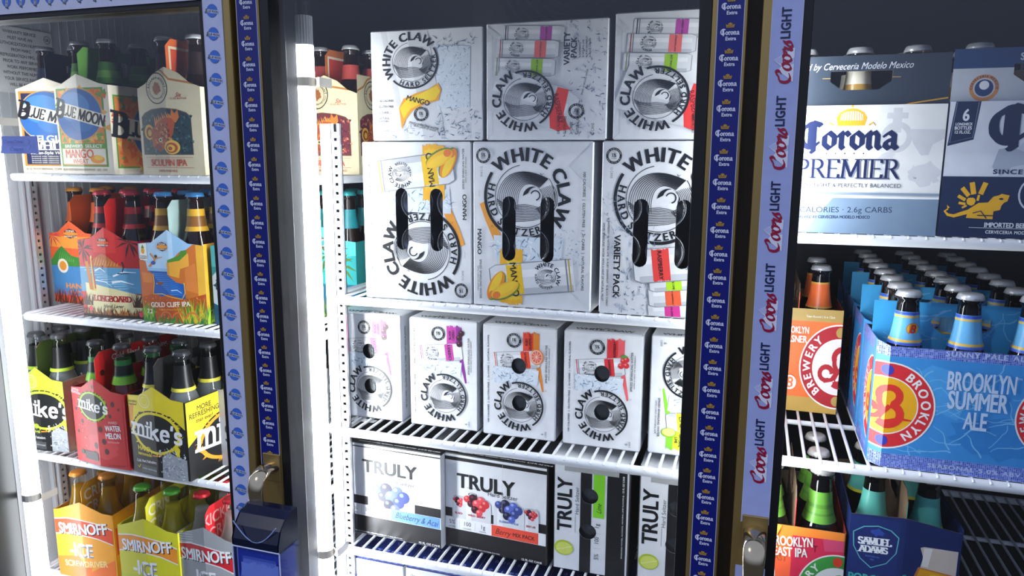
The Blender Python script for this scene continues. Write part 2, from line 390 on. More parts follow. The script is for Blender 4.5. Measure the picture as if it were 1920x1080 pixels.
# ------------------------------------------------------------------ shared drawings
def wave(A, x, y, r, col='#1c1e22', dens=1.0):
    """cresting wave of engraved lines inside a circle of radius r"""
    A.push(x, y, 0, r); M = []; n = int(6+4*dens) if dens >= 1 else 5; lw = .03 if dens >= 1 else .05
    for k in range(n):      # back of the wave sweeping over the top to the crest
        q = k/n; B = ((-.93+.78*q, .3+.16*q), (-.98+.74*q, -.62+.4*q), (-.3+.3*q, -1.08+.52*q), (.78-.3*q, -.56+.3*q))
        M.append(([tuple((1-t)**3*B[0][c]+3*t*(1-t)**2*B[1][c]+3*t*t*(1-t)*B[2][c]+t**3*B[3][c] for c in (0, 1)) for t in [i/14 for i in range(15)]], lw*.5, lw*(1.3-.5*q)))
    for k in range(n-1):       # swell in front, dipping and rising
        q = k/(n-1); M.append(([(-.95+.32*q, .1+.72*q), (-.7+.2*q, .24+.6*q), (-.35, .3+.56*q), (0, .26+.58*q), (.3, .3+.5*q), (.6-.08*q, .38+.34*q), (.9-.3*q, .22+.5*q)], lw, lw*.4))
    for k in range(n-2):       # right shoulder
        q = k/(n-2); M.append((arcp(.3, .06, .34+.5*q, -(.34+.42*q), 55-20*q, -75+20*q, 10), lw*.5, lw))
    A.lines(col, M)
    cr = arcp(.28, .02, .34, -.34, 175, -40, 16)+arcp(.36, -.05, .24, -.25, -30, 165, 14)[::1]
    A.z += 1; A.poly(col, cr); A.ring(col, .36, -.04, .15, .04, -80, 160, 14)
    A.ring(col, 0, 0, 1.0, .022, 100, 395, 40)
    A.lines(col, [([(.52, -.74), (.57, -.69), (.63, -.74)], .025, .01), ([(.66, -.6), (.7, -.55), (.77, -.59)], .025, .01)])
    A.pop()
def wclogo(A, x, y, r, rot=0, col='#17191d', dens=1.0, bar=True):
    wave(A, x, y, r, col, dens)
    A.arctext('#17191d', 'WHITE CLAW', x, y, r*1.34, 219+rot, 36+rot, r*.6, 3 if dens >= 1 else 2, True, 1.0)
    A.arctext(col, 'HARD SELTZER', x, y, r*1.15, 236+rot, 378+rot, r*.33, 2, False, 1.0)
    if bar: A.ring('#17191d', x, y, r*1.345, r*.1, 224+rot, 391+rot, 36)
def badge(A, x, y, r):
    A.ring('#1d2024', x, y, r*.85, r*.3); A.text('#1d2024', '5%', x, y-r*.08, r*.62, 2, .8); A.text('#1d2024', 'ALC/VOL', x, y+r*.3, r*.17)
    A.arctext('#f1f1ef', '100 CALORIES', x, y, r*.85, 170, 10, r*.2, 1); A.arctext('#f1f1ef', 'PER 12 FL OZ', x, y, r*.85, 200, 340, r*.17, 1, False)
def can(A, x, y, L, wd_, rot, col, word, tcol='#1c1e22', lrot=0, side=1, cuff=None):
    """slim can lying down, base at the left (side=1) or right (side=-1); drawn L long, wd_ high"""
    A.push(x, y, rot, side, 1)
    A.poly('#e4e6e8', [(-L/2, -wd_/2), (L*.42, -wd_/2), (L/2, -wd_*.4), (L/2, wd_*.4), (L*.42, wd_/2), (-L/2, wd_/2), (-L*.52, wd_*.42), (-L*.52, -wd_*.42)])
    A.rect('#c3c6cb', -L*.5, wd_*.3, L*.44, wd_*.5); A.lines('#8d9095', [([(-L/2, -wd_/2), (L*.42, -wd_/2), (L/2, -wd_*.4)], wd_*.022, wd_*.022), ([(-L/2, wd_/2), (L*.42, wd_/2), (L/2, wd_*.4)], wd_*.03, wd_*.03), ([(L/2, -wd_*.4), (L/2, wd_*.4)], wd_*.04, wd_*.04)]); A.rect('#f7f7f7', -L*.5, -wd_*.28, L*.44, -wd_*.05)
    for k, c in ((-.48, cuff or col), (-.445, '#8f9194')): A.rect(c, L*k, -wd_*.49, L*(k+.018), wd_*.49)
    A.swash(col, L*.1, -wd_*.5, L*.29, wd_*.5, .05)
    A.pop()
    A.push(x, y, rot)
    wclogo(A, -L*.19*side, 0, wd_*.3, lrot, dens=.5, bar=False)
    A.text(tcol, word, L*.2*side, 0, min(wd_*.3, wd_*.95/len(word)/.62), 1, 1, lrot and (90 if lrot > 0 else -90))
    A.pop()
def ice(A, x0, y0, x1, y1, n=26, seed=5):
    A.poly('#dfe8f0', [(x0, y0), (x1, y0+(y1-y0)*.05), (x1-(x1-x0)*.03, y1), (x0+(x1-x0)*.02, y1)]); A.splash(x0, y0, x1*.96+x0*.04, y1*.94+y0*.06, n, ('#8ea9c0', '#ffffff', '#b9cddd', '#5d7f9c'), (x1-x0)*.012, seed)
def berry(A, x, y, r, col, hi): A.ell(col, x, y, r, n=14); A.ell(hi, x-r*.3, y-r*.35, r*.35, n=9)
def speckfill(A, x0, y0, x1, y1, cols, n, sz, seed=4):
    rn = random.Random(seed)
    for c in cols:
        P = []
        for i in range(n):
            x, y, a = rn.uniform(x0, x1), rn.uniform(y0, y1), rn.uniform(0, 6.3); l = sz*rn.uniform(.5, 1.4)
            P.append([(x, y), (x+l*math.cos(a), y+l*math.sin(a)), (x+l*math.cos(a+.9), y+l*math.sin(a+.9))])
        A.add(c, P)
# ------------------------------------------------------------------ the cabinet
def struct(name, mb, parent=None):
    o = mb.obj(name, parent)
    if not parent: o['kind'] = 'structure'
    return o
blk = mat('#0c0d10', .35); wht = mat('#b2b4b8', .5, noise=.02); dark = mat('#15171a', .6)
XL, XR, YB, ZF, ZC = -1.335, .66, 1.62, .56, 1.96
m = MB(); m.box(XL-.02, XL, .87, YB, ZF, ZC, wht)
for i in range(34): m.box(XL, XL+.0012, .94+i*.02, .945+i*.02, ZF, ZC, wht)   # ribs of the liner
wl = struct('wall_left', m)
m = MB(); m.box(XL-.02, XR+.02, YB, YB+.02, ZF, ZC, dark); struct('wall_back', m)
m = MB(); m.box(XR, XR+.02, .87, YB, ZF, ZC, wht); struct('wall_right', m)
m = MB(); m.box(XL-.02, XR+.02, .87, YB+.02, ZC, ZC+.02, dark); struct('ceiling', m)
m = MB(); m.box(XL-.02, XR+.02, .87, YB+.02, ZF-.02, ZF, mat('#8b8d90')); struct('floor', m)
for i, (x, hw) in enumerate(((-1.298, .043), (-.654, .033), (-.0097, .033), (.635, .033))):
    m = MB(); m.box(x-hw, x+hw, .872, .93, ZF, ZC, blk, .003); m.box(x-hw*.6, x+hw*.6, .866, .872, ZF, ZC, mat('#3a3227', .5)); 
    for s in (-1, 1): m.box(x+s*hw*.8-.002, x+s*hw*.8+.002, .93, .9315, ZF, ZC, mat('#2b2d31', .4))
    struct('trim_%d' % (i+1), m)
m = MB(); m.box(XL-.04, XR+.04, .80, .866, 1.765, 2.06, mat('#17191e', .4), .004); struct('trim_5', m)  # unseen header fascia, added to shade the top row of boxes
m = MB(); m.box(XL-.04, XR+.04, .84, .866, .3, .57, mat('#17191e', .4), .004); struct('trim_6', m)
# notice printed on the left liner
lb = thing('notice_label', 'printed warranty service notice on the pale left inner wall', 'label', (XL, 1.03, 1.62))
A = Art(130, 120, (0, 0, 130, 120)); A.rect('#dadbdd', 0, 0, 130, 120)
for i, t in enumerate(('WARRANTY SERVICE', 'MUST HAVE AN', 'AUTHORIZATION NUMBER', 'FROM MARC', 'REFRIGERATION MFG. INC', 'PRIOR TO ANY SERVICE', 'WORK PERFORMED', 'WITHOUT THIS NUMBER', 'YOUR SERVICE INVOICE', 'WILL BE REJECTED', '(305)')): A.text('#3b3c40', t, 62, 9+i*10.6, 8, 1, .9)
A.ring('#4a4b50', 119, 14, 7, 1); A.text('#4a4b50', 'UL', 119, 14, 8, 2)
m = MB(); m.box(.0014, .002, 0, .13, 0, .12, mat('#dadbdd')); m.obj('sheet', lb)
A.emit(lb, lambda u, v, dz, G: (.0022+dz, u, v))
# slotted shelf standards
def standard(x, y, z0, z1, label, side=False):
    t = thing('shelf_standard', label, 'bracket', (x, y, z0), PI/2 if side else 0, group='slotted shelf standards')
    st = mat('#c9cacc', .3, .6, 'brushed'); h = z1-z0
    m = MB(); n = int(h/.0135)
    m.box(.019, .0225, 0, .002, 0, h, st); m.box(.0285, .032, 0, .002, 0, h, st)
    for i in range(n): m.box(.0225, .0285, 0, .002, i*.0135, i*.0135+.0085, st)
    m.box(.019, .032, .006, .008, 0, h, mat('#1b1c1e')); m.box(.019, .0205, .002, .008, 0, h, st); m.box(.0305, .032, .002, .008, 0, h, st)
    m.obj('slotted_strip', t)
    m = MB(); m.box(0, .006, -.002, .008, 0, h, wht, .001); m.box(.006, .013, .002, .008, 0, h, mat('#b5b7bb', .35)); m.box(.013, .018, -.002, .008, 0, h, wht, .001); m.obj('channel', t)
standard(-.637, 1.006, ZF, 1.553, 'slotted white metal shelf standard beside the lit tube in the middle case')
t = standard(XL+.012, 1.055, ZF, 1.46, 'slotted metal shelf standard on the pale left inner wall', True)
# lamp tubes
def lamp(x, y, z0, z1, r, label, clips, power=1.0):
    t = thing('tube_light', label, 'light', (x, y, z0)); em = mat('#ffffff', .5, 0, 'emit', power=power); h = z1-z0
    n = 40
    def rings(za, zb): return [[((r-(.0007 if k % 2 else 0))*math.cos(2*PI*k/n), (r-(.0007 if k % 2 else 0))*math.sin(2*PI*k/n), z) for k in range(n)] for z in (za, zb)]
    m = MB(); m.grid(rings(0, h-.04), em, smooth=False); m.obj('ribbed_diffuser', t)
    m = MB(); m.grid(rings(h-.04, h), mat('#9da1a6', .25), smooth=False); m.face(rings(h, h)[0], mat('#55585c')); m.tube([(0, 0, h), (0, 0, h+.02)], r*.8, mat('#17181a')); m.obj('end_sleeve', t)
    for k, c in enumerate(clips):
        m = MB(); P = [(1.09*r*math.cos(a), 1.09*r*math.sin(a)) for a in [math.radians(-200+i*20) for i in range(12)]]+[(r+.011, -.002), (r+.011, .03)]
        if k == 0: P = [(-.02-r, .0)]+P
        m.grid([[(a, b, c-z0) for a, b in P], [(a, b, c-z0+.013) for a, b in P]], mat('#cfc8bc', .4), closed=False, smooth=False)
        m.grid([[(a*1.02, b*1.02, c-z0+.013) for a, b in P], [(a*1.02, b*1.02, c-z0) for a, b in P]], mat('#cfc8bc', .4), closed=False, smooth=False)
        cl = m.obj('mounting_clip', t)
    return t
zc = lambda px, py: W(px, py, .955).z
lamp(-.626, .955, ZF+.02, 1.70, .0128, 'bright vertical ribbed tube light behind the dark post of the middle door', [zc(575, 163), zc(610, 1040)], 2.1)
lamp(-1.2335, .94, ZF+.02, 1.70, .0145, 'bright vertical ribbed tube light at the far left end of the case', [W(15, 235, .94).z, W(60, 935, .94).z], .5)
lamp(.026, .955, 1.02, 1.70, .0128, 'tube light mostly hidden behind the left frame of the right-hand door', [1.2], 1.3)
# fan guard on the evaporator, high at the back
t = thing('evaporator_fan_guard', 'dark round wire fan guard high behind the top boxes', 'fan', (-.34, 1.4, 1.86))
m = MB()
for k in range(9):
    r = .03+k*.016; m.tube([(r*math.cos(a*PI/16), 0, r*math.sin(a*PI/16)) for a in range(33)], .0016, mat('#3a3f45', .4, .5), 5, False)
m.obj('wire_rings', t); m = MB(); m.box(-.2, .2, .01, .05, -.17, .1, mat('#1b1e22')); m.obj('housing', t)
m = MB(); m.tube([(-.31, 0, 0), (-.31, -.004, 0)], .006, mat('#4a4d50', .3, .7)); m.obj('bolt', t)
# ------------------------------------------------------------------ wire shelves
wm = mat('#e6e8ec', .35, noise=.02); wire_me = None
def shelf(x0, x1, z, label, y1=1.56, first=None):
    global wire_me
    t = thing('wire_shelf', label, 'shelf', ((x0+x1)/2, .9965, z), group='white wire shelves'); hw = (x1-x0)/2; D = y1-.9965; r = .0068
    cor = [(-hw+.02-.02*math.sin(a*PI/8), .02-.02*math.cos(a*PI/8), -r-.0004) for a in range(5)]
    path = [(-hw, D, -r-.0004)]+cor[::-1]+[(-c[0], c[1], c[2]) for c in cor]+[(hw, D, -r-.0004)]
    m = MB(); m.tube(path, r, wm, 10); m.obj('front_rail', t)
    m = MB(); m.tube([(-hw, D, -r-.0004), (hw, D, -r-.0004)], r, wm, 8); m.obj('rear_rail', t)
    for yy in (.165, .38):
        m = MB(); m.tube([(-hw, yy, -.0085), (hw, yy, -.0085)], .004, wm, 8); m.obj('cross_rail', t)
    if wire_me is None:
        m = MB(); m.tube([(0, -.0052, -.0045), (0, -.003, -.0026), (0, .02, -.0022), (0, D, -.0022)], .0022, wm, 7); wire_me = m.mesh('wire')
    n = int((2*hw-.03)/.0193)
    for i in range(n+1):
        o = bpy.data.objects.new('wire', wire_me); C.objects.link(o); o.parent = t; o.location = (-hw+.0115+i*.0193+(first or 0), 0, 0)
    return t
L0, L1, L2, L3 = 1.473, 1.2175, .944, .702
M1, M2, M3, M4 = 1.2905, 1.0745, .8695, .672
R0, R1, R2, R3 = 1.412, 1.1155, .868, .66
shelf(-1.276, -.668, L0, 'top left white wire shelf under the wheat-ale packs')
shelf(-1.282, -.668, L1, 'white wire shelf under the packs with surf and cliff pictures')
shelf(-1.300, -.668, L2, 'white wire shelf under the black and red lemonade packs')
shelf(-1.300, -.668, L3, 'lowest white wire shelf on the left, under the orange, yellow and silver packs')
shelf(-.633, -.03, M1, 'white wire shelf under the stacked twelve-can seltzer boxes')
shelf(-.640, -.03, M2, 'white wire shelf under the row of five small seltzer boxes')
shelf(-.634, -.03, M3, 'white wire shelf under the black and white seltzer boxes')
shelf(-.634, -.03, M4, 'lowest white wire shelf in the middle case, under the bottom row of pale boxes')
shelf(.012, .61, R0, 'top right white wire shelf under the blue and white beer packs')
shelf(.012, .61, R1, 'white wire shelf under the pool-blue beer pack on the right')
shelf(.012, .61, R2, 'right-hand wire shelf under the orange and navy packs')

# ------------------------------------------------------------------ doors
gold = mat('#a8905a', .33, .7, 'brushed'); YD = .83
gask = mat('#0a0b0f', .45)
def logoset(make, parent, spots, name='logo'):
    first = None
    for (x, y, z, r) in spots:
        if first is None:
            first = o = make()
        else: o = first.copy(); C.objects.link(o)
        o.parent = parent; o.location = (x, y, z); o.rotation_euler = (0, r, 0)
def artobj(A, name):
    """one object for a small printed mark, centred on its own origin"""
    mb = MB()
    for grp, col, z, q in A.P: mb.face([(u-A.w/2, -z*.00002-.0001, v-A.h/2) for u, v in q], mat(col, .3))
    return mb.obj(name)
def corona_logo():
    A = Art(20, 20, (-8, -8.6, 8, 7.4)); A.z = 2
    A.nib('#dfe6fb', 'Corona', 0, 1.4, 4.6, BL, .17, .1, 40, False, sp=.02, caps=.86); A.nib('#dfe6fb', 'Corona', .12, 1.5, 4.6, BL, .1, .1, 40, False, sp=.02, caps=.86)
    A.text('#dfe6fb', 'Extra', .8, 4.4, 4.2, 2, .95)
    A.poly('#b98f2e', [(-3, -4.2), (-3.6, -7), (-2, -6.2), (-1.4, -7.6), (0, -8.2), (1.4, -7.6), (2, -6.2), (3.6, -7), (3, -4.2)]); A.rect('#0b1560', -2.6, -5.4, 2.6, -5.1); A.ell('#0b1560', -1, -6.3, .4, n=6); A.ell('#0b1560', 1, -6.3, .4, n=6)
    return artobj(A, 'logo')
def moon_logo():
    A = Art(22, 22, (-11, -11, 11, 11))
    A.ell('#3f74d8', .2, 0, 8, n=28); A.ring('#2c55b0', .2, 0, 8, .4)
    A.push(0, .6, -9); A.poly('#cfd9f2', [(-9, -1.9), (9.5, -1.9), (9.8, 2.2), (-9.3, 2.2)])
    A.text('#10121c', 'B', -8.3, .0, 6.4, 2, .8); A.ring('#10121c', -9.4, 2.2, 1.1, .5)
    A.text('#10121c', 'LUE MOON', 1.4, .1, 4.2, 2, .8, fit=15.6); A.pop()
    return artobj(A, 'logo')
def coors_logo():
    A = Art(90, 26, (-45, -13, 45, 13))
    A.poly('#e4eaff', [(-38, 9), (-26, -6), (-22, -3), (-16, -11), (-4, 9)]); A.poly('#b9c6ef', [(-16, -11), (-12, -3), (-17, 1), (-14, 9), (-20, 9), (-22, 0)])
    A.nib('#9c1238', 'Coors', -19.5, 6.5, 16.5, SC, .15, .06, 35, False, cond=1.1, sp=.02, shear=.3, caps=.95)
    A.text('#16224c', 'LIGHT', 4.5, -1.2, 13, 2, .9, al='l', sp=.03, fit=31)
    return artobj(A, 'logo')
def door(idx, x0, x1, zt, zb, label_cols, lw, rw):
    """x0/x1 outer faces; lw/rw = (gold_out, sticker, gold_in) widths from the outer edge"""
    t = bpy.data.objects.new('door_%d' % idx, None); C.objects.link(t); t.location = (x0, YD, zb); t['kind'] = 'structure'
    Wd, H = x1-x0, zt-zb; S = .0445
    for nm, a, b in (('stile', 0, S-.009), ('stile', Wd-S+.009, Wd)):
        m = MB(); m.box(a, b, 0, .03, 0, H, gold, .0022); m.obj(nm, t)
    for nm, a, b in (('rail', H-S+.009, H), ('rail', 0, S-.009)):
        m = MB(); m.box(S-.009, Wd-S+.009, 0.0004, .0296, a, b, gold, .002); m.obj(nm, t)
    m = MB(); g0 = S-.009
    m.box(g0, S+.004, .001, .036, S-.009, H-S+.009, gask, .001); m.box(Wd-S-.004, Wd-g0, .001, .036, S-.009, H-S+.009, gask, .001)
    m.box(S, Wd-S, .0014, .0356, H-S-.003, H-g0, gask, .001); m.box(S, Wd-S, .0014, .0356, g0, S+.003, gask, .001)
    m.obj('gasket', t)
    m = MB(); m.box(S-.002, Wd-S+.002, .013, .017, S, H-S, mat('#f2f6fa', .015, 0, 'glassdoor')); m.obj('glass_pane', t)
    return t
ZT, ZB = 1.742, .575
def strip(t, col, x0, x1, z0, z1, nm='sticker_strip', lab=None, edge='#c8d2ea'):
    m = MB(); m.box(x0, x1, -.0009, -.0001, z0, z1, mat(col, .28)); m.box(x0-.0006, x0, -.0011, 0, z0, z1, mat(edge, .25)); m.box(x1, x1+.0006, -.0011, 0, z0, z1, mat(edge, .25))
    o = m.obj(nm, t)
    if lab: o['label'] = lab
    return o
H = ZT-ZB
# middle door
d2 = door(2, -.6435, -.0185, ZT+.014, ZB, None, None, None)
zs = lambda px, py: W(px, py, YD).z-ZB
s1 = strip(d2, '#0d1a78', .0030, .0325, zs(497, 880)-0, H, lab='navy sticker strip with small repeated white brewery logos')
logoset(corona_logo, s1, [(.0176, -.0012, H-.0215-.0253*i, 0) for i in range(33) if H-.0215-.0253*i > zs(497, 880)+.02])
s2 = strip(d2, '#0d1a78', .625-.0295, .625-.0035, 0, H, lab='navy sticker strip with small repeated white brewery logos')
logoset(corona_logo, s2, [(.625-.0165, -.0012, H-.0085-.0256*i, 0) for i in range(45)])
# right door
d3 = door(3, -.004, .655, ZT+.014, ZB, None, None, None)
zc3 = W(1445, 985, YD).z-ZB
s3 = strip(d3, '#a9b6ea', .0095, .0385, zc3, H, lab='pale lavender-blue sticker strip with red and navy lettering')
logoset(coors_logo, s3, [(.0242, -.0012, W(1480, 120, YD).z-ZB+.020-.0868*i, -PI/2) for i in range(-1, 9) if W(1480, 120, YD).z-ZB+.02-.0868*i > zc3+.035])
m = MB(); m.box(.006, .0385, -.0008, -.0001, 0, W(1440, 1068, YD).z-ZB, mat('#a9b6ea', .28)); m.obj('sticker_strip', d3)
# left door
xr = W(464, 600, YD).x
d1 = door(1, xr-.652, xr, ZT, ZB, None, None, None); WD = .652
s4 = strip(d1, '#c3cdf0', WD-.0445+.004, WD-.0115, 0, H-.0445+.004, lab='pale sticker strip with repeated blue round logos')
logoset(moon_logo, s4, [(WD-.0265, -.0012, W(405, 20, YD).z-ZB-.0285*i, 0) for i in range(42) if W(405, 20, YD).z-ZB-.0285*i > .02])
m = MB(); m.box(.01, WD-.0115, -.0009, -.0001, H-.0445+.0045, H-.004, mat('#cdd6f2', .28)); s5 = m.obj('sticker_strip', d1)
logoset(moon_logo, s5, [(W(15, 18, YD).x-(xr-WD)+.0268*i, -.0012, H-.0225, -PI/2) for i in range(-8, 14)])
# handles
ch = mat('#b7ab90', .12, .95)
def handle(parent, x, z, L, nm='handle'):
    m = MB(); P = [(x, 0, z), (x, -.02, z+.003), (x, -.036, z-.004), (x, -.041, z-.018), (x, -.040, z-.05), (x, -.034, z-L)]
    rings = []
    for i, p in enumerate(P):
        a = (.013, .012, .0125, .0115, .0095, .0075)[i]; b = (.009, .007, .0055, .005, .0045, .004)[i]
        d = (Vector(P[min(i+1, 5)])-Vector(P[max(i-1, 0)])).normalized(); n = d.cross(Vector((1, 0, 0))).normalized()
        rings.append([Vector(p)+Vector((1, 0, 0))*a*math.cos(k*PI/10)+n*b*math.sin(k*PI/10) for k in range(20)])
    m.grid(rings, ch); m.box(x-.014, x+.014, -.003, 0, z-.02, z+.02, gold, .001)
    return m.obj(nm, parent)
p = W(1414, 1040, .80); handle(d3, .0245, p.z-ZB+.012, .2)
p = W(500, 893, .80); handle(d2, .020, p.z-ZB, .09)
# case clipped round the middle door's handle
zt = W(480, 955, .76).z; xc = W(486, 990, .755).x
t = thing('promotional_handle_case', 'navy-capped clear handle case with a blue can picture, between left and middle doors', 'handle', (xc, .788, zt-.30))
cap = mat('#0a1330', .18); cw = .036; m = MB()
prof = [(-.043, -.014), (-.043, -.002), (-.037, .014), (-.026, .026), (-.012, .032), (.0, .032), (.0, -.014)]
rings = [[(x, y, .30-.035+z) for y, z in prof] for x in (-cw, -cw+.002, cw-.002, cw)]
m.grid([[(0 + r[0][0], (q[1]+.006)*.9-.006, q[2]) for q in r] if i in (0, 3) else r for i, r in enumerate(rings)], cap, smooth=False)
m.face(rings[0], cap); m.face(rings[3][::-1], cap); m.obj('cap', t)
m = MB(); pts = [(-.033+.066*i/14, 0, -.034*math.sin(PI*i/14)) for i in range(15)]
m.tube([(x, -.0425+(.012 if z > -.012 else 0)*0, .287+z*1.0) for x, y, z in [(a, b, c*.75) for a, b, c in pts]], .0008, mat('#8fa3d8', .2), 6); m.obj('cap_rim', t)
m = MB(); m.box(-cw+.003, cw-.003, -.036, -.004, 0, .246, mat('#1b2f8f', .35)); b = m.obj('picture_card', t)
A = Art(66, 232, (0, 0, 66, 232)); A.rect('#20389c', 0, 0, 66, 232); A.poly('#3a58b8', [(0, 0), (66, 0), (66, 12), (0, 20)])
A.poly('#aebbe6', [(8, 12), (58, 12), (64, 40), (64, 232), (2, 232), (2, 40)]); A.specks('#dfe6fb', 120, 1.2)
A.swash('#d4ddf7', 4, 16, 62, 44, .2); A.poly('#8091cc', [(8, 10), (58, 10), (60, 14), (6, 14)])
A.rect('#20389c', 2, 52, 64, 96)
A.nib('#e8edff', 'Corona', 33, 92, 38, BL, .2, .12, 40, False, cond=.62, sp=0, caps=.8); A.text('#20389c', 'Extra', 33, 112, 18, 2)
A.rect('#b98f2e', 20, 130, 46, 150)
A.emit(b, lambda u, v, dz, G: (-cw+.003+u, -.0362-dz, v+.014))
m = MB()
for s in (-1, 1): m.box(s*cw-.0012, s*cw+.0012, -.041, -.001, 0, .252, mat('#dfe8ff', .03, 0, 'clear'))
m.box(-cw, cw, -.0425, -.0405, 0, .252, mat('#dfe8ff', .03, 0, 'clear')); m.obj('clear_sleeve', t)
m = MB(); m.tube([(-cw, -.0425, .252), (cw, -.0425, .252)], .0012, mat('#c8d4f2', .1)); m.tube([(-cw, -.0425, 0), (-cw, -.0425, .252)], .001, mat('#c8d4f2', .1)); m.tube([(cw, -.0425, 0), (cw, -.0425, .252)], .001, mat('#c8d4f2', .1)); m.obj('sleeve_edge', t)
# sticky note on the left door glass
p = W(4, 288, .838); q = W(68, 255, .838)
t = thing('sticky_note', 'small blue sticky note with faint handwriting on the left door glass', 'note', (p.x, .8405, p.z)); t.rotation_euler = (0, 0, 0)
nw, nh = q.x-p.x, q.z-p.z; m = MB()
m.grid([[(nw*i/6, -.001-.004*((1-j/4)**2)*(1-i/6), nh*j/4) for i in range(7)] for j in range(5)], mat('#8ea2ee', .6), closed=False); b = m.obj('paper', t)
A = Art(nw*1000, nh*1000, (0, 0, 60, 30)); ink = '#4a58a8'
A.nib(ink, 'CoorsCoors', 24, 12, 6, SC, .07, .05, 30, False, shear=.3); A.nib(ink, 'Cossro', 28, 25, 7, SC, .07, .05, 30, False, shear=.3); A.line(ink, [(48, 5), (52, 9), (49, 13), (53, 17), (50, 22)], .6)
A.emit(t, lambda u, v, dz, G: (u, -.0055-dz, v))
# ------------------------------------------------------------------ cans and cartons
can_me = None
def can_thing(x, y, z, label, rx=PI/2):
    global can_me
    if can_me is None:
        al = mat('#9a9da1', .22, .9); m = MB()
        m.lathe([(0, 0), (.018, .002), (.0225, .0), (.024, .001), (.026, .008), (.0282, .02), (.0282, .128), (.0262, .142), (.0255, .1455), (.0262, .147), (.0258, .149), (.0245, .148), (.0238, .1445), (.014, .1442), (0, .144)], al, 26)
        m.box(-.003, .003, -.012, .004, .144, .1455, al)
        can_me = m.mesh('seltzer_can')
    o = bpy.data.objects.new('seltzer_can', can_me); C.objects.link(o); o.location = (x, y, z); o.rotation_euler = (rx, 0, 0)
    tag(o, label, 'can'); return o
def slot(cx, cy, w, h, n=6):
    r = w/2; P = arcp(cx, cy+h/2-r, r, r, 0, 180, n)+arcp(cx, cy-h/2+r, r, r, 180, 360, n)
    return P
board = '#e9eaec'
def carton(label, cat, group, x0, x1, z0, h, y, d, art, holes=(), rz=0, col=board, side=None, top=None, inner='#1d1c1c', tops=None, name='seltzer_box', sideart=None, topart=None):
    w = x1-x0; t = thing(name, label, cat, ((x0+x1)/2, y, z0), rz, group)
    mp = lambda u, v, dz, G: (u-w/2, -dz, v); c = .0016
    m = MB(); sd = mat(side or col, .45); tp = mat(top or col, .45); inn = mat(inner, .8)
    m.box(0, 0, 0, 0, 0, 0, sd) if False else None
    # sides set back by a small rounded corner
    for s in (-1, 1):
        X = s*w/2; q = [(X, c, c), (X, d, c), (X, d, h-c), (X, c, h-c)]; m.face(q if s > 0 else q[::-1], sd)
        q = [(X-s*c, 0, c), (X, c, c), (X, c, h-c), (X-s*c, 0, h-c)]; m.face(q if s > 0 else q[::-1], sd)
        X2 = X-s*.001; q = [(X2, d-.001, c), (X2, c, c), (X2, c, h-c), (X2, d-.001, h-c)]; m.face(q if s > 0 else q[::-1], inn)
        m.face([(X, c, h-c), (X, d, h-c), (X-s*c, d, h), (X-s*c, c, h)], tp)
    m.face([(-w/2+c, c, h), (w/2-c, c, h), (w/2-c, d, h), (-w/2+c, d, h)], tp); m.face([(-w/2+c, c, 0), (-w/2+c, d, 0), (w/2-c, d, 0), (w/2-c, c, 0)], sd)
    m.face([(-w/2+c, 0, h-c), (w/2-c, 0, h-c), (w/2-c, c, h), (-w/2+c, c, h)], tp); m.face([(-w/2+c, 0, c), (-w/2+c, c, 0), (w/2-c, c, 0), (w/2-c, 0, c)], sd)
    m.face([(-w/2, d, c), (-w/2, d, h-c), (w/2, d, h-c), (w/2, d, c)], sd); m.face([(-w/2+c, .03 if False else d-.002, c), (w/2-c, d-.002, c), (w/2-c, d-.002, h-c), (-w/2+c, d-.002, h-c)], inn)
    for k in (1, 2): m.box(-w/2+c, w/2-c, d-.0035, d-.003, h*k/3-.0005, h*k/3, inn)
    m.obj('body', t)
    mpi = lambda u, v, dz, G: (-w/2+c+u, -dz, c+v); W2, H2 = w-2*c, h-2*c
    m = MB(); plate(m, [(0, H2), (W2, H2)], mpi, mat(col, .42), holes, m2=inn); m.obj('front_panel', t)
    if art:
        a = art; a.emit(t, mpi, [(0, H2), (W2, H2)], holes)
    if sideart: sideart.emit(t, lambda u, v, dz, G: (w/2+dz, c+u, v))
    if topart: topart.emit(t, lambda u, v, dz, G: (u-w/2, c+v, h+dz))
    return t

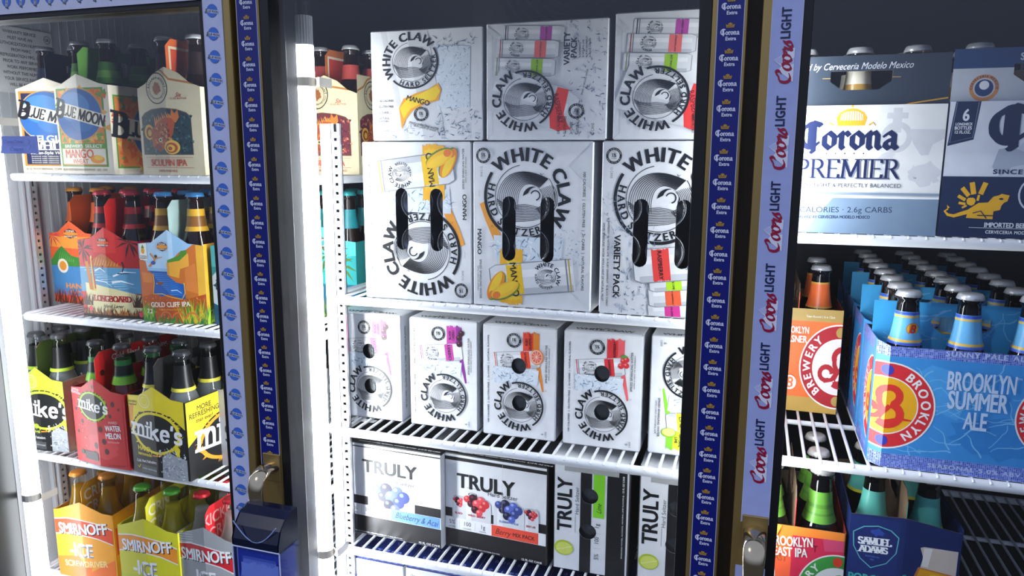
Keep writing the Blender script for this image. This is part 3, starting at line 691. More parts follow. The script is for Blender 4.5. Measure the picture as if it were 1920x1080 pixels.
def art12(kind, flip):
    A = Art(175-3.2, 235-3.2, (697, 43, 1400, 985), flip)
    A.specks('#c9ccd2', 90, 8); A.poly('#dfe1e4', [(1400, 43), (1400, 300), (1270, 170)]); A.poly('#e2e4e7', [(1400, 985), (1400, 760), (1290, 880)])
    A.line('#cfd2d6', [(1400, 43), (1270, 180)], 2.5)
    if kind == 'mango': A.line('#f2a33a', [(750, 385), (790, 480), (830, 560), (870, 640)], 38, 60)
    wclogo(A, 1008, 345, 178, -78, dens=1.6)
    if kind == 'mango':
        ice(A, 820, 572, 1240, 715, 70); A.splash(1180, 520, 1370, 740, 60, ('#a9bfd2', '#7d98b2', '#d0dde8'), 4)
        A.swash('#f5b62c', 860, 640, 1000, 985, .06); A.swash('#f7cf38', 900, 700, 985, 960, .1)
        can(A, 1050, 815, 500, 185, 7, '#f3c522', 'MANGO', lrot=-78, side=-1, cuff='#c9a94f')
        for a, (x, y), c in ((62, (835, 870), '#e8902a'), (28, (890, 895), '#f2bd35')):
            A.push(x, y, a); A.ell('#6f8a34', 0, 4, 96, 44); A.ell(c, 2, -2, 94, 40); A.ell('#f7cc3a', 10, -8, 80, 24); A.ell('#ea7f3a', -60, 4, 26, 22, 12); A.pop()
        A.text('#1d2024', 'MANGO', 733, 613, 36, 2, 1, -90, fit=152); A.text('#1d2024', 'SPIKED SPARKLING WATER', 739, 835, 18, 1, 1, -90, fit=235); A.text('#1d2024', 'WITH A HINT OF MANGO', 723, 830, 11, 1, 1, -90, fit=150)
        A.text('#3a3d42', '100 CALORIES  |  GLUTEN FREE  |  2g CARBS  |  NATURAL FLAVORS', 1358, 535, 21, 1, .8, -90, fit=670)
    else:
        A.splash(760, 480, 1000, 990, 130, ('#a9b6c8', '#6f7f9a', '#c6cfdc'), 5); A.splash(700, 330, 900, 560, 50, ('#a9b6c8', '#8494ac'), 4)
        for i, (c, wd_) in enumerate((('#e23f9a', 'BLACK CHERRY'), ('#f2663f', 'RUBY GRAPEFRUIT'), ('#b4e02c', 'NATURAL LIME'))):
            can(A, 1190+14*i*0, 945-85*i, 440, 110, 7, c, wd_, lrot=-78, side=-1)
        can(A, 1130, 690, 500, 185, 7, '#e8453f', 'RASPBERRY', lrot=-78, side=-1)
        A.text('#17191d', 'VARIETY PACK', 790, 720, 52, 2, .9, -90, fit=350); A.text('#1d2024', 'SPIKED SPARKLING WATER WITH A HINT OF NATURAL FRUIT', 712, 700, 16, 1, 1, -90, fit=440)
        A.text('#1d2024', '3x RASPBERRY  3x NATURAL LIME  3x RUBY GRAPEFRUIT  3x BLACK CHERRY', 738, 700, 15, 1, 1, -90, fit=500)
    badge(A, 757, 115, 44); A.text('#45484d', '12 CANS', 747, 205, 20, 0, .8, -90); A.text('#9a9da2', '12 FL OZ', 733, 330, 12, 0, .8, -90)
    A.ring('#1d2024', 812, 520, 5, 1.4)
    return A
def slots12(flip):
    w, h = .175-.0032, .235-.0032; out = []
    for cx in (914, 1144):
        u = (cx-697)/703*w; v = (985-532)/942*h; hw, hh = 82/703*w, 375/942*h
        if flip: u, v = w-u, h-v
        out.append(slot(u, v, hw, hh))
    return out
def box12(label, group, x0, x1, z, kind, flip, short):
    t = carton(label, 'box', group, x0, x1, z, .235, 1.0, .152, art12(kind, flip), slots12(flip), inner='#151515')
    w = x1-x0
    for i in range(3):
        for j in (1, 2): can_thing(x0+w*(i+.5)/3, 1.151, z+.235*(j+.5)/4, 'silver can end in the %s box slots, %s row, %s' % (short, ('lower', 'upper')[j-1], ('left', 'middle', 'right')[i]))
    return t
box12('twelve-can mango seltzer box printed upside down, beside the slotted post', 'twelve-can white seltzer boxes standing on the shelf', -.5635, -.3885, M1, 'mango', True, 'upside-down mango')
box12('upright twelve-can mango seltzer box, middle of the standing row', 'twelve-can white seltzer boxes standing on the shelf', -.386, -.211, M1, 'mango', False, 'upright mango')
box12('upright twelve-can variety pack seltzer box with red swash, right of the standing row', 'twelve-can white seltzer boxes standing on the shelf', -.1995, -.0245, M1, 'variety', False, 'standing variety pack')
ZT2 = M1+.2365
A = Art(170.8, 152, (62, 200, 875, 1010)); A.specks('#c5c8cc', 80, 8)
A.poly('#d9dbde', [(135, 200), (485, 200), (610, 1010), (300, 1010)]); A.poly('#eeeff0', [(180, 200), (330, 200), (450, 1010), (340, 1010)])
ice(A, 545, 310, 795, 780, 150, 6); A.splash(560, 760, 860, 1000, 90, ('#8fa0b0', '#566a80', '#c9d3dc'), 6); A.splash(200, 860, 600, 1000, 40, ('#8fa0b0', '#b9c4ce'), 5); A.splash(520, 260, 830, 340, 30, ('#566a80', '#8fa0b0'), 6)
wclogo(A, 365, 430, 143, 0, dens=1.6); 
A.poly('#f0a52a', [(265, 770), (300, 700), (400, 660), (480, 640), (560, 590), (585, 640), (560, 720), (470, 740), (370, 790), (320, 850), (285, 930)]); A.poly('#f8d32c', [(270, 770), (330, 700), (430, 665), (550, 610), (575, 650), (540, 710), (440, 735), (350, 780), (300, 850)])
A.text('#17191d', 'MANGO', 410, 715, 56, 2, 1, -16, fit=180); badge(A, 430, 818, 54)
A.text('#1d2024', 'SPIKED SPARKLING WATER', 450, 905, 24, 1, .9, -14, fit=230); A.text('#1d2024', 'WITH A HINT OF MANGO', 460, 925, 17, 1, .9, -14, fit=170)
for i, s_ in enumerate(('100 CALORIES', 'GLUTEN FREE', '2g CARBS', 'NATURAL', 'FLAVORS')): A.text('#33363b', s_, 108, (713, 757, 802, 846, 868)[i], 22, 1, .85, al='l')
A.text('#55585d', '12 CANS', 108, 940, 26, 0, .8, al='l')
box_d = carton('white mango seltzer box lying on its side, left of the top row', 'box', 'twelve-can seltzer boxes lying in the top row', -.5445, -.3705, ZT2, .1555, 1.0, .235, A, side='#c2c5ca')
def artvar():
    A = Art(168, 153, (893, 130, 1774, 1005)); A.specks('#c5c8cc', 90, 8); A.poly('#dcdee0', [(893, 130), (893, 260), (990, 210), (940, 170)])
    A.splash(1480, 120, 1774, 1000, 150, ('#8d98b2', '#5b6a90', '#c3c9da'), 6); A.line('#c0c3c8', [(893, 170), (935, 215), (935, 960), (893, 1000)], 3)
    for x, y, c, wd_, k in ((1245, 215, '#c04aa8', 'BLACK CHERRY', '#53355a'), (1205, 320, '#f0706a', 'RUBY GRAPEFRUIT', '#b04a44'), (1180, 455, '#9ccc24', 'NATURAL LIME', '#8a9a60')): can(A, x, y, 450, 130, -3, c, wd_, lrot=78, cuff=k)
    A.push(1250, 720, -19); A.poly('#dcdee1', [(-330, -165), (190, -165), (310, -120), (330, 100), (240, 150), (-330, 170)]); A.rect('#eff0f1', -330, -60, 250, 10)
    A.poly('#ee3f38', [(130, -160), (215, -165), (240, 20), (300, 90), (330, 110), (240, 155), (180, 150), (135, 40)]); A.text('#6b1420', 'RASPBERRY', 190, -10, 54, 1, 1, -60, fit=230); badge(A, 320, -30, 58); A.pop()
    wclogo(A, 1180, 700, 160, 78, dens=1.6)
    A.text('#1a2340', 'VARIETY', 1486, 330, 62, 2, .9, 90, fit=240); A.text('#1a2340', 'PACK', 1536, 325, 62, 2, .9, 90, fit=150)
    for i, s_ in enumerate(('3x RASPBERRY', '3x NATURAL LIME', '3x RUBY GRAPEFRUIT', '3x BLACK CHERRY')): A.text('#2c3350', s_, 1580+24*i, 400, 18, 1, .9, 90, al='l')
    for i, s_ in enumerate(('100 CALORIES', 'GLUTEN FREE', '2g CARBS', 'NATURAL FLAVORS')): A.text('#1d2024', s_, 1434+47*i, 970, 28, 1, .8, 90, al='l')
    A.text('#1d2024', '12 CANS', 1683, 980, 30, 0, .8, 90, al='l'); A.text('#2c3350', 'SPIKED SPARKLING WATER', 1620, 580, 18, 1, .9, 78)
    return A
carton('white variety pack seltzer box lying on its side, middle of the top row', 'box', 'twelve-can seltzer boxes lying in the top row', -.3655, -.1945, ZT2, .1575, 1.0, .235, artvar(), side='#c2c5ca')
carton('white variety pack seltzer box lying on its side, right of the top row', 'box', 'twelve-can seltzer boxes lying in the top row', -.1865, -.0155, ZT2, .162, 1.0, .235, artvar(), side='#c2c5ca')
# row of five small boxes
def art6(flav, c1, c2, word, flip=False, small=None):
    A = Art(117-3.2, 178-3.2, (1130, 152, 1642, 945), flip); A.specks('#cfd2d6', 50, 6)
    A.rect('#d9dce0', 1130, 152, 1642, 158)
    A.text('#3a3d42', '100 CALORIES  |  GLUTEN FREE  |  2g CARBS  |  NATURAL FLAVORS', 1163, 545, 17, 1, .8, 90, fit=640)
    A.swash(c1, 1415, 180, 1500, 345, .12); A.swash(c2, 1488, 175, 1532, 330, .2); A.line(c2, [(1500, 300), (1525, 430), (1545, 520), (1560, 600)], 40, 12)
    can(A, 1370, 390, 330, 125, 7, c1, word.split()[-1] if len(word) > 10 else word, lrot=82, cuff=c1); ice(A, 1200, 445, 1530, 560, 60, 4); A.splash(1180, 440, 1260, 570, 20)
    for i, s_ in enumerate(word.split() if ' ' in word else [word]): A.text('#2a1220', s_, 1440+i*26 if ' ' in word else 1465, 255, 24, 1, .9, 90)
    if flav == 'cherry':
        for x, y in ((1510, 270), (1512, 315), (1528, 235)): berry(A, x, y, 22, '#3a1420', '#7a4a58')
    if flav == 'ruby':
        A.ell('#f08a3c', 1515, 355, 48, 56); A.ell('#f7d9c0', 1512, 355, 41, 49); A.ell('#ee6a58', 1512, 355, 36, 43)
        for k in range(5): A.line('#f7d9c0', [(1512-36*math.cos(k*.63), 355-43*math.sin(k*.63)), (1512+36*math.cos(k*.63), 355+43*math.sin(k*.63))], 3)
    if flav == 'rasp':
        for x, y in ((1525, 330), (1545, 360), (1510, 365), (1545, 320)): berry(A, x, y, 20, '#d8343c', '#f08a80')
        A.poly('#5d9440', [(1500, 300), (1530, 285), (1560, 300), (1530, 312)])
    if flav == 'lime': A.ell('#9fd22a', 1515, 300, 50, 34); A.ell('#e4f28a', 1515, 304, 42, 27)
    badge(A, 1350, 250, 52); A.text('#2a2c30', 'SPIKED SPARKLING WATER', 1582, 400, 20, 1, .9, 90, fit=270); A.text('#2a2c30', 'WITH A HINT OF '+word, 1602, 400, 11, 1, .9, 90, fit=230)
    wclogo(A, 1396, 712, 122, 80, dens=1.5); A.text('#33363b', '6', 1558, 905, 30, 0, .9, 90); A.text('#33363b', 'CANS', 1582, 905, 20, 0, .8, 90); A.ring('#33363b', 1580, 590, 5, 1.2)
    return A
def holes6(cs, flip):
    w, h = .117-.0032, .178-.0032; out = []
    for x, y in cs:
        u, v = (x-1130)/512*w, (945-y)/793*h
        if flip: u, v = w-u, h-v
        out.append([(u+.0118*math.cos(a*PI/9), v+.0128*math.sin(a*PI/9)) for a in range(18)])
    return out
hl = ((1385, 430), (1390, 700))
for i, (x0, fl, c1, c2, wd_, lab, hs_, fp) in enumerate((
    (-.6475, 'cherry', '#f055b4', '#c93fb0', 'BLACK CHERRY', 'six-can black cherry seltzer box with two finger holes, leftmost by the tube light', hl, False),
    (-.515, 'cherry', '#c445a4', '#8a2e90', 'BLACK CHERRY', 'six-can black cherry seltzer box without finger holes', (), False),
    (-.388, 'ruby', '#ee4a2c', '#e88a30', 'RUBY GRAPEFRUIT', 'six-can grapefruit seltzer box with orange-red swash', hl, False),
    (-.259, 'rasp', '#e2383c', '#f0646a', 'RASPBERRY', 'six-can raspberry seltzer box with red swash', hl, False),
    (-.131, 'lime', '#e0ee3a', '#8edc3a', 'NATURAL LIME', 'six-can lime seltzer box printed upside down, by the right door frame', hl, True))):
    yy = (1.05, 1.048, 1.045, 1.045, 1.05)[i]; H_ = holes6(hs_, fp)
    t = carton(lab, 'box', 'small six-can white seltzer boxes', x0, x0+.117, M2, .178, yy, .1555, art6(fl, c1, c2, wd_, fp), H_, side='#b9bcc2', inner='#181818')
    A = Art(117, 60, (0, 0, 117, 60)); A.nib('#1d2024', ' ', 0, 0, 1); A.text('#1d2024', 'WHITE CLAW', 58, 48, 14, 2); A.arctext('#1d2024', 'HARD SELTZER', 58, 62, 24, 150, 30, 7, 1); A.emit(t, lambda u, v, dz, G: (u-.0585, .002+v, .178+dz))
    A = Art(148, 178, (0, 0, 148, 178)); A.text('#2a2c30', '100 CALORIES | GLUTEN FREE | 2g CARBS | NATURAL FLAVORS', 14, 89, 8, 1, .8, 90, fit=140); A.emit(t, lambda u, v, dz, G: (.0585+dz, u, v))
    if hs_:
        for k, (x, y) in enumerate(hs_):
            u, v = (x-1130)/512*.1138, (945-y)/793*.1748
            if fp: u, v = .1138-u, .1748-v
            can_thing(x0+.0016+u, yy+.1535, M2+min(max(v, .03), .148), 'can end seen through the %s finger hole of the %s box' % ('upper' if v > .09 else 'lower', ('leftmost cherry', '', 'grapefruit', 'raspberry', 'lime')[i]))
# black and white boxes
def berries(A, x, y, s, kind):
    rn = random.Random(int(x)); c = {'blue': (('#3b4a8c', '#8090d0'), ('#20203a', '#5a5a80'), ('#5a6cc0', '#a4b0ee')), 'red': (('#d8343a', '#f08a80'), ('#3a1020', '#8a3040'), ('#e8505a', '#f8a0a0'))}[kind]
    for i, (dx, dy, r) in enumerate(((-1.1, -.5, .42), (-.4, -.7, .5), (.5, -.6, .45), (1.0, -.2, .5), (-.7, .0, .4), (.0, -.1, .5), (.6, .3, .48), (-.2, .6, .45), (.3, .9, .4))):
        q = c[i % 3]; berry(A, x+dx*s, y+dy*s, r*s, *q)
def acan(A, x0, y0, x1, y1): A.poly('#dfe1e4', [(x0+(x1-x0)*.08, y0), (x1-(x1-x0)*.08, y0), (x1, y0+(y1-y0)*.18), (x1, y1), (x0, y1), (x0, y0+(y1-y0)*.18)]); A.ell('#c3c6ca', (x0+x1)/2, y0+4, (x1-x0)*.42, 14); A.rect('#f4f4f5', x0+(x1-x0)*.12, y0+30, x0+(x1-x0)*.3, y1)
def truly(mix):
    A = Art(180-3.2, 160-3.2, (195, 100, 870, 752)) if not mix else Art(177-3.2, 160-3.2, (912, 205, 1665, 905)); x0, y0, x1, y1 = A.fr
    A.rect('#1c191a', x0, y0, x1, y0+(8 if not mix else 26))
    k = (y1-y0)/652; Y = lambda v: y0+(v-100)*k; X = lambda v: x0+(v-195)*(x1-x0)/675
    A.rect('#1c191a', x0, Y(468), x1, y1); A.rect('#f0f1f2', x0, Y(532), x1, Y(615))
    A.text('#15161a', 'TRULY', X(505) if not mix else X(470), Y(238) if not mix else Y(260), 132*k*(1 if not mix else 1.08), 2, 1, fit=(385 if not mix else 430)); A.line('#33363a', [(X(345), Y(305)), (X(480), Y(305))], 2.5); A.text('#33363a', 'Hard Seltzer', X(585), Y(330 if not mix else 322), 42*k, 0, 1, fit=200 if not mix else 225)
    if not mix:
        acan(A, 345, 420, 682, 560); A.ring('#8a8c90', 440, 372, 38, 7, ry=16); berries(A, 515, 450, 88, 'blue')
        A.rect('#f0f1f2', x0, 532, x1, 615); A.rect('#6f9ff2', 512, 533, 858, 613); A.nib('#1b2038', 'C', 0, -900, 1, SC)
        A.text('#1b2038', 'Blueberry & Acai', 690, 570, 62, 0, .72, -2, shear=.3, fit=300)
    else:
        for a, b, kd, lb_ in ((965, 1070, 'red', 'BLACK'), (1045, 1262, 'red', 'WILD BERRY'), (1502, 1612, 'red', 'BERRY LIME'), (1282, 1510, 'blue', 'BLUEBERRY & ACAI')):
            acan(A, a, 505, b, 672); berries(A, (a+b)/2, 545, (b-a)*.3, kd); A.text('#b8303c' if kd == 'red' else '#6f86c8', lb_, (a+b)/2, 632, 22, 2, .9, fit=(b-a)*.62)
        A.ring('#2a2c30', 1125, 470, 30, 7, ry=12); A.rect('#f0f1f2', x0, Y(532), x1, Y(615)); A.rect('#f2523c', 1268, Y(534), 1612, Y(613)); A.text('#26161a', 'Berry', 1350, Y(573), 62, 0, .8, -2, shear=.3); A.text('#26161a', 'MIX PACK', 1505, Y(576), 42, 1, .85, fit=160)
        A.line('#c5c7ca', [(1350, y0), (1345, Y(468))], 2)
    for v, a, b in ((243, '5%', 'ALC/VOL'), (348, '100', 'CALORIES'), (455, '1g', 'SUGARS')): A.text('#2a2c30', a, X(v), Y(565), 42*k, 0, .9); A.text('#6a6c70', b, X(v), Y(600), 13*k)
    for v in (295, 402): A.line('#b5b7ba', [(X(v), Y(545)), (X(v), Y(605))], 2)
    A.text('#d5d7da', 'CONTAINS ALCOHOL | GLUTEN FREE | NATURAL FLAVORS', X(400), Y(737), 12*k, 1, .9, fit=380); A.text('#f4f4f4', '12 FL OZ CANS', X(780), Y(737), 20*k, 2, .9, fit=150)
    return A
def trulytop(w):
    A = Art(w, 150, (0, 0, w, 150)); A.text('#e8e8e8', 'SPARKLING WATER, ALCOHOL, NATURAL FLAVORS', w*.42, 143, 5, 1, fit=w*.6); A.text('#f4f4f4', '6-12 FL OZ CANS', w*.85, 143, 6, 2, fit=w*.22); A.rect('#8a8d92', w*.75, 40, w*.95, 110); A.text('#2a2c30', 'TRULY', w*.5, 80, 26, 2); return A
carton('black and white blueberry seltzer box with a blue label strip', 'box', 'black and white seltzer boxes', -.634, -.456, M3, .164, 1.037, .15, truly(False), rz=math.radians(-2), top='#1a1819', side='#d5d7da', topart=trulytop(180))
carton('black and white berry mix seltzer box with a red label strip', 'box', 'black and white seltzer boxes', -.4565, -.2795, M3, .164, 1.043, .15, truly(True), rz=math.radians(-3), top='#1a1819', side='#2a2828', topart=trulytop(190))
def trulyv(c, word, tape):
    A = Art(117-3.2, 188-3.2, (145, 200, 560 if False else 730, 1170)); x0, y0, x1, y1 = A.fr
    A.rect('#1c1c1e', 352, y0, 442, y1); A.rect('#1c1c1e', 562, y0, 716, y1); A.rect(c, 455, 318, 545, 685)
    A.text('#15161a', 'TRULY', 222, 610, 165, 2, 1, 90, fit=455); A.text('#3a3c40', 'Hard Seltzer', 325, 565, 44, 0, 1, 90, fit=235); A.line('#55585c', [(315, 690), (315, 840)], 3)
    A.text('#1b3010', word, 500, 605, 56, 0, .75, 90, shear=.3)
    for y, a in ((755, '1g'), (880, '100'), (1020, '5%')): A.text('#2a2c30', a, 487, y, 50, 0, .9, 90)
    for y in (820, 945): A.line('#a5a7aa', [(460, y), (520, y)], 2)
    A.text('#e8e8e8', 'SPARKLING WATER, ALCOHOL, NATURAL LIME FLAVORS', 688, 740, 14, 1, .9, 90, fit=520); A.text('#f4f4f4', '6 - 12 FL OZ CANS', 688, 390, 20, 2, .9, 90, fit=170)
    A.ell('#b6c832', 225, 985, 78, 66); A.ell('#d9e26a', 228, 990, 66, 54); A.line('#f0f4b0', [(165, 1010), (290, 965)], 5); A.rect('#a9aaa8', 222, 240, 652, 318)
    return A
def holesv():
    return [[((x-145)/585*.1138+.0135*math.cos(a*PI/9), (1170-y)/970*.1848+.0125*math.sin(a*PI/9)) for a in range(18)] for x, y in ((425, 510), (415, 815))]
for x0, lab, c, wd_, g in ((-.2700, 'black and white lime seltzer box standing on end with a green strip', '#86dc2e', 'Lime', '#2c5a30'), (-.139, 'black and white seltzer box standing on end, half hidden by the right door frame', '#e8505a', 'Berry', '#444444')):
    carton(lab, 'box', 'black and white seltzer boxes', x0, x0+.117, M3, .188, 1.04, .1555, trulyv(c, wd_, 1), holesv(), side='#3a3a3c', col='#e9eaec', inner='#121212')
    for k, y in enumerate((510, 815)): can_thing(x0+.0016+(425-145)/585*.1138, 1.1935, M3+(1170-y)/970*.1848, 'can end seen through the %s hole of the %s' % (('upper', 'lower')[k], ('lime', 'half-hidden')[x0 > -.2]+' standing box'))
# pale boxes at the bottom
for i in range(5):
    A = Art(111, 166, (205, 905, 650, 1570)); A.text('#9a9cb8', 'BON & VIV', 415, 960, 30, 0, 1.2, fit=170); A.text('#5b5fd0', 'SPIKED', 420, 1055, 104, 1, .9, fit=260); A.text('#5b5fd0', 'SELTZER', 420, 1150, 84, 1, .9, fit=300)
    for x, s_ in ((252, '0g'), (580, '90')): A.text('#5a5c70', s_, x, 955, 34, 0); A.arctext('#8a8ca0', 'SUGAR' if s_ == '0g' else 'CALORIES', x, 955, 38, 215, 325, 13, 0, False)
    B = Art(114, 140, (0, 0, 114, 140)); B.rect('#1b2a6e', 0, 0, 114, 140)
    for k in range(9): B.ell('#5a6cb0', 6+13*k, 141, 9, 8+2*(k % 3)); B.ell('#8fa0d8', 10+13*k, 142, 6, 6)
    B.text('#7f90d0', 'SELTZER', 57, 110, 16, 1, sp=.2); B.text('#7f90d0', 'BON & VIV', 57, 80, 12, 0, sp=.2)
    carton('pale box with purple lettering in the bottom row, %s' % ('leftmost by the slotted post', 'second from the left', 'third from the left', 'fourth from the left', 'rightmost by the door frame')[i], 'box', 'pale seltzer boxes under the lowest visible shelf', -.630+i*.1175, -.630+i*.1175+.1142, M4, .169, 1.012, .14, A, top='#1b2a6e', topart=B)
# ------------------------------------------------------------------ bottles
BM_ = {}
PROF = [(0, .001), (.026, 0), (.0302, .004), (.0305, .012), (.0305, .112), (.0298, .122), (.0265, .136), (.0208, .152), (.0165, .168), (.0142, .186), (.0128, .206), (.0126, .212), (.0143, .213), (.0143, .217), (.0135, .218), (.0135, .222)]
def rad(z):
    for (a, b), (c, d) in zip(PROF, PROF[1:]):
        if b <= z <= d and d > b: return a+(c-a)*(z-b)/(d-b)
    return .0135
def crown(m, mt):
    n = 42; R = lambda r, z, a=0: [((r+(a if k % 2 else 0))*math.cos(2*PI*k/n), (r+(a if k % 2 else 0))*math.sin(2*PI*k/n), z) for k in range(n)]
    m.grid([R(.0132, .2165), R(.0148, .2165, .0011), R(.0143, .2195, .0006), R(.0136, .2225), R(.0122, .2238), R(.006, .2242), R(.0001, .2243)], mt)
def bottle_meshes(glass, capc, bands, fill=None):
    key = (glass, capc, tuple(bands), fill)
    if key in BM_: return BM_[key]
    parts = []
    if glass in ('amber', 'black'):
        g = mat('#1c0d05' if glass == 'amber' else '#090a0e', .07)
    else: g = mat(glass, .04, 0, 'clear')
    m = MB(); m.lathe(PROF, g, 28); parts.append(('glass', m.mesh('glass')))
    if fill:
        m = MB(); F = [(max(.0001, r-.0018), z) for r, z in PROF if z < .19]+[(rad(.192)-.0018, .192), (.0001, .1921)]; m.lathe(F, mat(fill, .2, 0, 'liquid'), 24); parts.append(('liquid', m.mesh('liquid')))
    m = MB(); crown(m, mat(capc, .3, .35 if capc.startswith('#9') or capc.startswith('#c') else .1)); parts.append(('crown_cap', m.mesh('crown_cap')))
    if bands:
        m = MB()
        for z0, z1, col in bands:
            zz = [z0+(z1-z0)*i/4 for i in range(5)]; m.lathe([(rad(z)+.0004+.0001*(bands.index((z0, z1, col))), z) for z in zz], mat(col, .35), 28)
        parts.append(('neck_label', m.mesh('neck_label')))
    BM_[key] = parts
    return parts
def bottle(kind, x, y, z, label, group, rz=0, sz=1):
    t = thing('beer_bottle' if kind[3] is None else 'bottle', label, 'bottle', (x, y, z), rz, group); t.scale = (1, 1, sz)
    for nm, me in bottle_meshes(*kind):
        o = bpy.data.objects.new(nm, me); C.objects.link(o); o.parent = t
    return t
# ------------------------------------------------------------------ bottle carriers
PEAK = lambda w, s, p, a=.22, b=.78: [(0, s), (a*w, s+.003), (w/2, p), (b*w, s+.003), (w, s)]
def carrier(name, label, group, cx, y, z, rz, w, d, top, base, art=None, artR=None, artL=None, handle=None, bulge=.006, inner='#6d5742', hh=.212, harts=None, cols=2, rows=3, kind=None, who='', missing=(), ch=0, side=None):
    t = thing(name, label, 'beer pack', (cx, y, z), rz, group); w2 = w/2; bm = mat(base, .42); im = mat(inner, .7); sm = mat(side or base, .42)
    g = (lambda u: bulge*(1-abs(2*u/w-1))) if bulge else (lambda u: -max(0, ch-u, u-(w-ch))) if ch else None
    mp = lambda u, v, dz, G: (u-w2, -dz-G, v)
    m = MB(); plate(m, top, mp, bm, g=g, m2=im); m.obj('front_panel', t)
    hs = top[-1][1]; hl_ = top[0][1]
    m = MB(); m.box(w2-.001, w2, ch, d-ch, 0, hs, sm); m.obj('side_panel', t)
    m = MB(); m.box(-w2, -w2+.001, ch, d-ch, 0, hl_, sm); m.obj('side_panel', t)
    m = MB(); plate(m, top, lambda u, v, dz, G: (u-w2, d+dz+G, v), bm, g=g, m2=im); m.obj('back_panel', t)
    m = MB(); m.box(-w2+ch, w2-ch, 0, d, .0002, .001, im); m.obj('bottom_panel', t)
    if art: art.emit(t, mp, top, g=g)
    if artR: artR.emit(t, lambda u, v, dz, G: (w2+dz, u, v))
    if artL: artL.emit(t, lambda u, v, dz, G: (-w2-dz, d-u, v))
    if handle:
        hc, ax = handle[0], handle[1]; L = d if ax == 'y' else w; hl = slot(L/2, hh-.026, .02, .07) if False else [(L/2+a, hh-.028+b) for a, b in ((-.034, .010), (-.034, -.002), (-.02, -.012), (.02, -.012), (.034, -.002), (.034, .010))]
        tp_ = [(0, hh-.012), (.012, hh), (L-.012, hh), (L, hh-.012)] if ax == 'y' else [(0, hh), (L, hh)]
        hy = d/2 if len(handle) < 3 else handle[2]
        fm = (lambda u, v, dz, G: (dz+.0004, u, v)) if ax == 'y' else (lambda u, v, dz, G: (u-w2, hy-dz-.0004, v))
        m = MB(); plate(m, tp_, fm, mat(hc, .45), [hl], m2=im, th=.001); hp = m.obj('handle_panel', t)
        if harts: harts.emit(hp, fm, tp_, [hl])
    if kind:
        R_ = Matrix.Rotation(rz, 3, 'Z'); k = 0
        rn = ('front', 'middle', 'back', 'rearmost'); cn = ('left', 'right') if cols == 2 else ('left', 'centre', 'right')
        for j in range(rows):
            for i in range(cols):
                if (i, j) in missing: continue
                px, py = -w2+w*(i+.5)/cols, d*(j+.5)/rows; v = R_@Vector((px, py, 0)); k += 1
                bottle(kind, cx+v.x, y+v.y, z+.0012, '%s %s bottle in the %s' % (rn[j], cn[i], who), 'bottles in the '+who, rz, .9 if 'malt' in name else 1)
    return t
AMB = lambda cap, *bands: ('amber', cap, bands, None)
def moon(A, cx, cy, r, x0, x1, y0, tilt):
    A.ell('#c9a15a', cx, cy, r*1.04, r*1.08, 36); A.ell('#2f66a8', cx, cy, r, r*1.04, 36); A.ell('#4a86c4', cx-r*.15, cy-r*.3, r*.7, r*.6, 26); A.blob('#3a74b4', cx+r*.2, cy+r*.3, r*.5, r*.4, .1)
    A.push(cx, y0, tilt); A.poly('#efe6cf', [(x0-cx, -42), (0, -48), (x1-cx, -42), (x1-cx, 46), (0, 42), (x0-cx, 48)])
    A.nib('#15151d', 'B', x0-cx+28, 50, 110, SF, .25, .12, 0, True, cond=.8); A.ring('#15151d', x0-cx+26, 34, 26, 12)
    A.nib('#15151d', 'LUE MOON', (x1+x0)/2-cx+30, 32, 66, SF, .24, .13, 0, False, cond=(x1-x0)/430*.82, sp=.07); A.pop()
# wheat ales
def art_moon(main, frame, words, sub):
    A = Art(127, 166, (330, 370, 722, 1035)); A.rect('#efe6cf', *A.fr); A.rect(frame, 345, 460, 690, 985); A.rect(main, 357, 472, 678, 975)
    if main == '#1d2450': A.line('#c48a2c', [(357, 472), (678, 472), (678, 975), (357, 975), (357, 472)], 6)
    else: speckfill(A, 360, 475, 675, 830, ('#e0742a', '#f0b050', '#6a9c3a'), 60, 40)
    moon(A, 505, 635, 165, 345, 690, 630, -16)
    if main != '#1d2450':
        A.rect('#5c9a34', 345, 828, 690, 862); A.text('#f4efd8', "BREWER'S SELECT", 520, 846, 30, 2, .9, fit=280); A.rect('#efe6cf', 357, 864, 678, 968)
        A.text('#e0622a', 'MANGO', 490, 896, 84, 2, .7, fit=220); A.text('#e0622a', 'WHEAT', 500, 948, 44, 1, .8); A.ell('#f2a02c', 622, 935, 46, 28); A.ell('#f8c64a', 630, 925, 30, 16); A.ell('#6a9c3a', 650, 770, 24, 12)
    else:
        A.text('#f4efd8', 'BELGIAN', 520, 790, 64, 2, .9, fit=250); A.nib('#f4efd8', 'WHITE', 520, 868, 56, SF, .24, .12, fit if False else 0, True, cond=1.1); A.text('#f4efd8', 'Belgian-Style Wheat Ale', 520, 890, 30, 1, .9, shear=.2, fit=270)
        for i in range(4): A.text('#d8d4c4', 'brewed with valencia orange peel', 520, 915+i*15, 13, 1, fit=260)
    A.text('#8a7a58', 'BLUE MOON BREWING COMPANY · EST. 1995', 515, 1005, 20, 1, .9, fit=330)
    return A
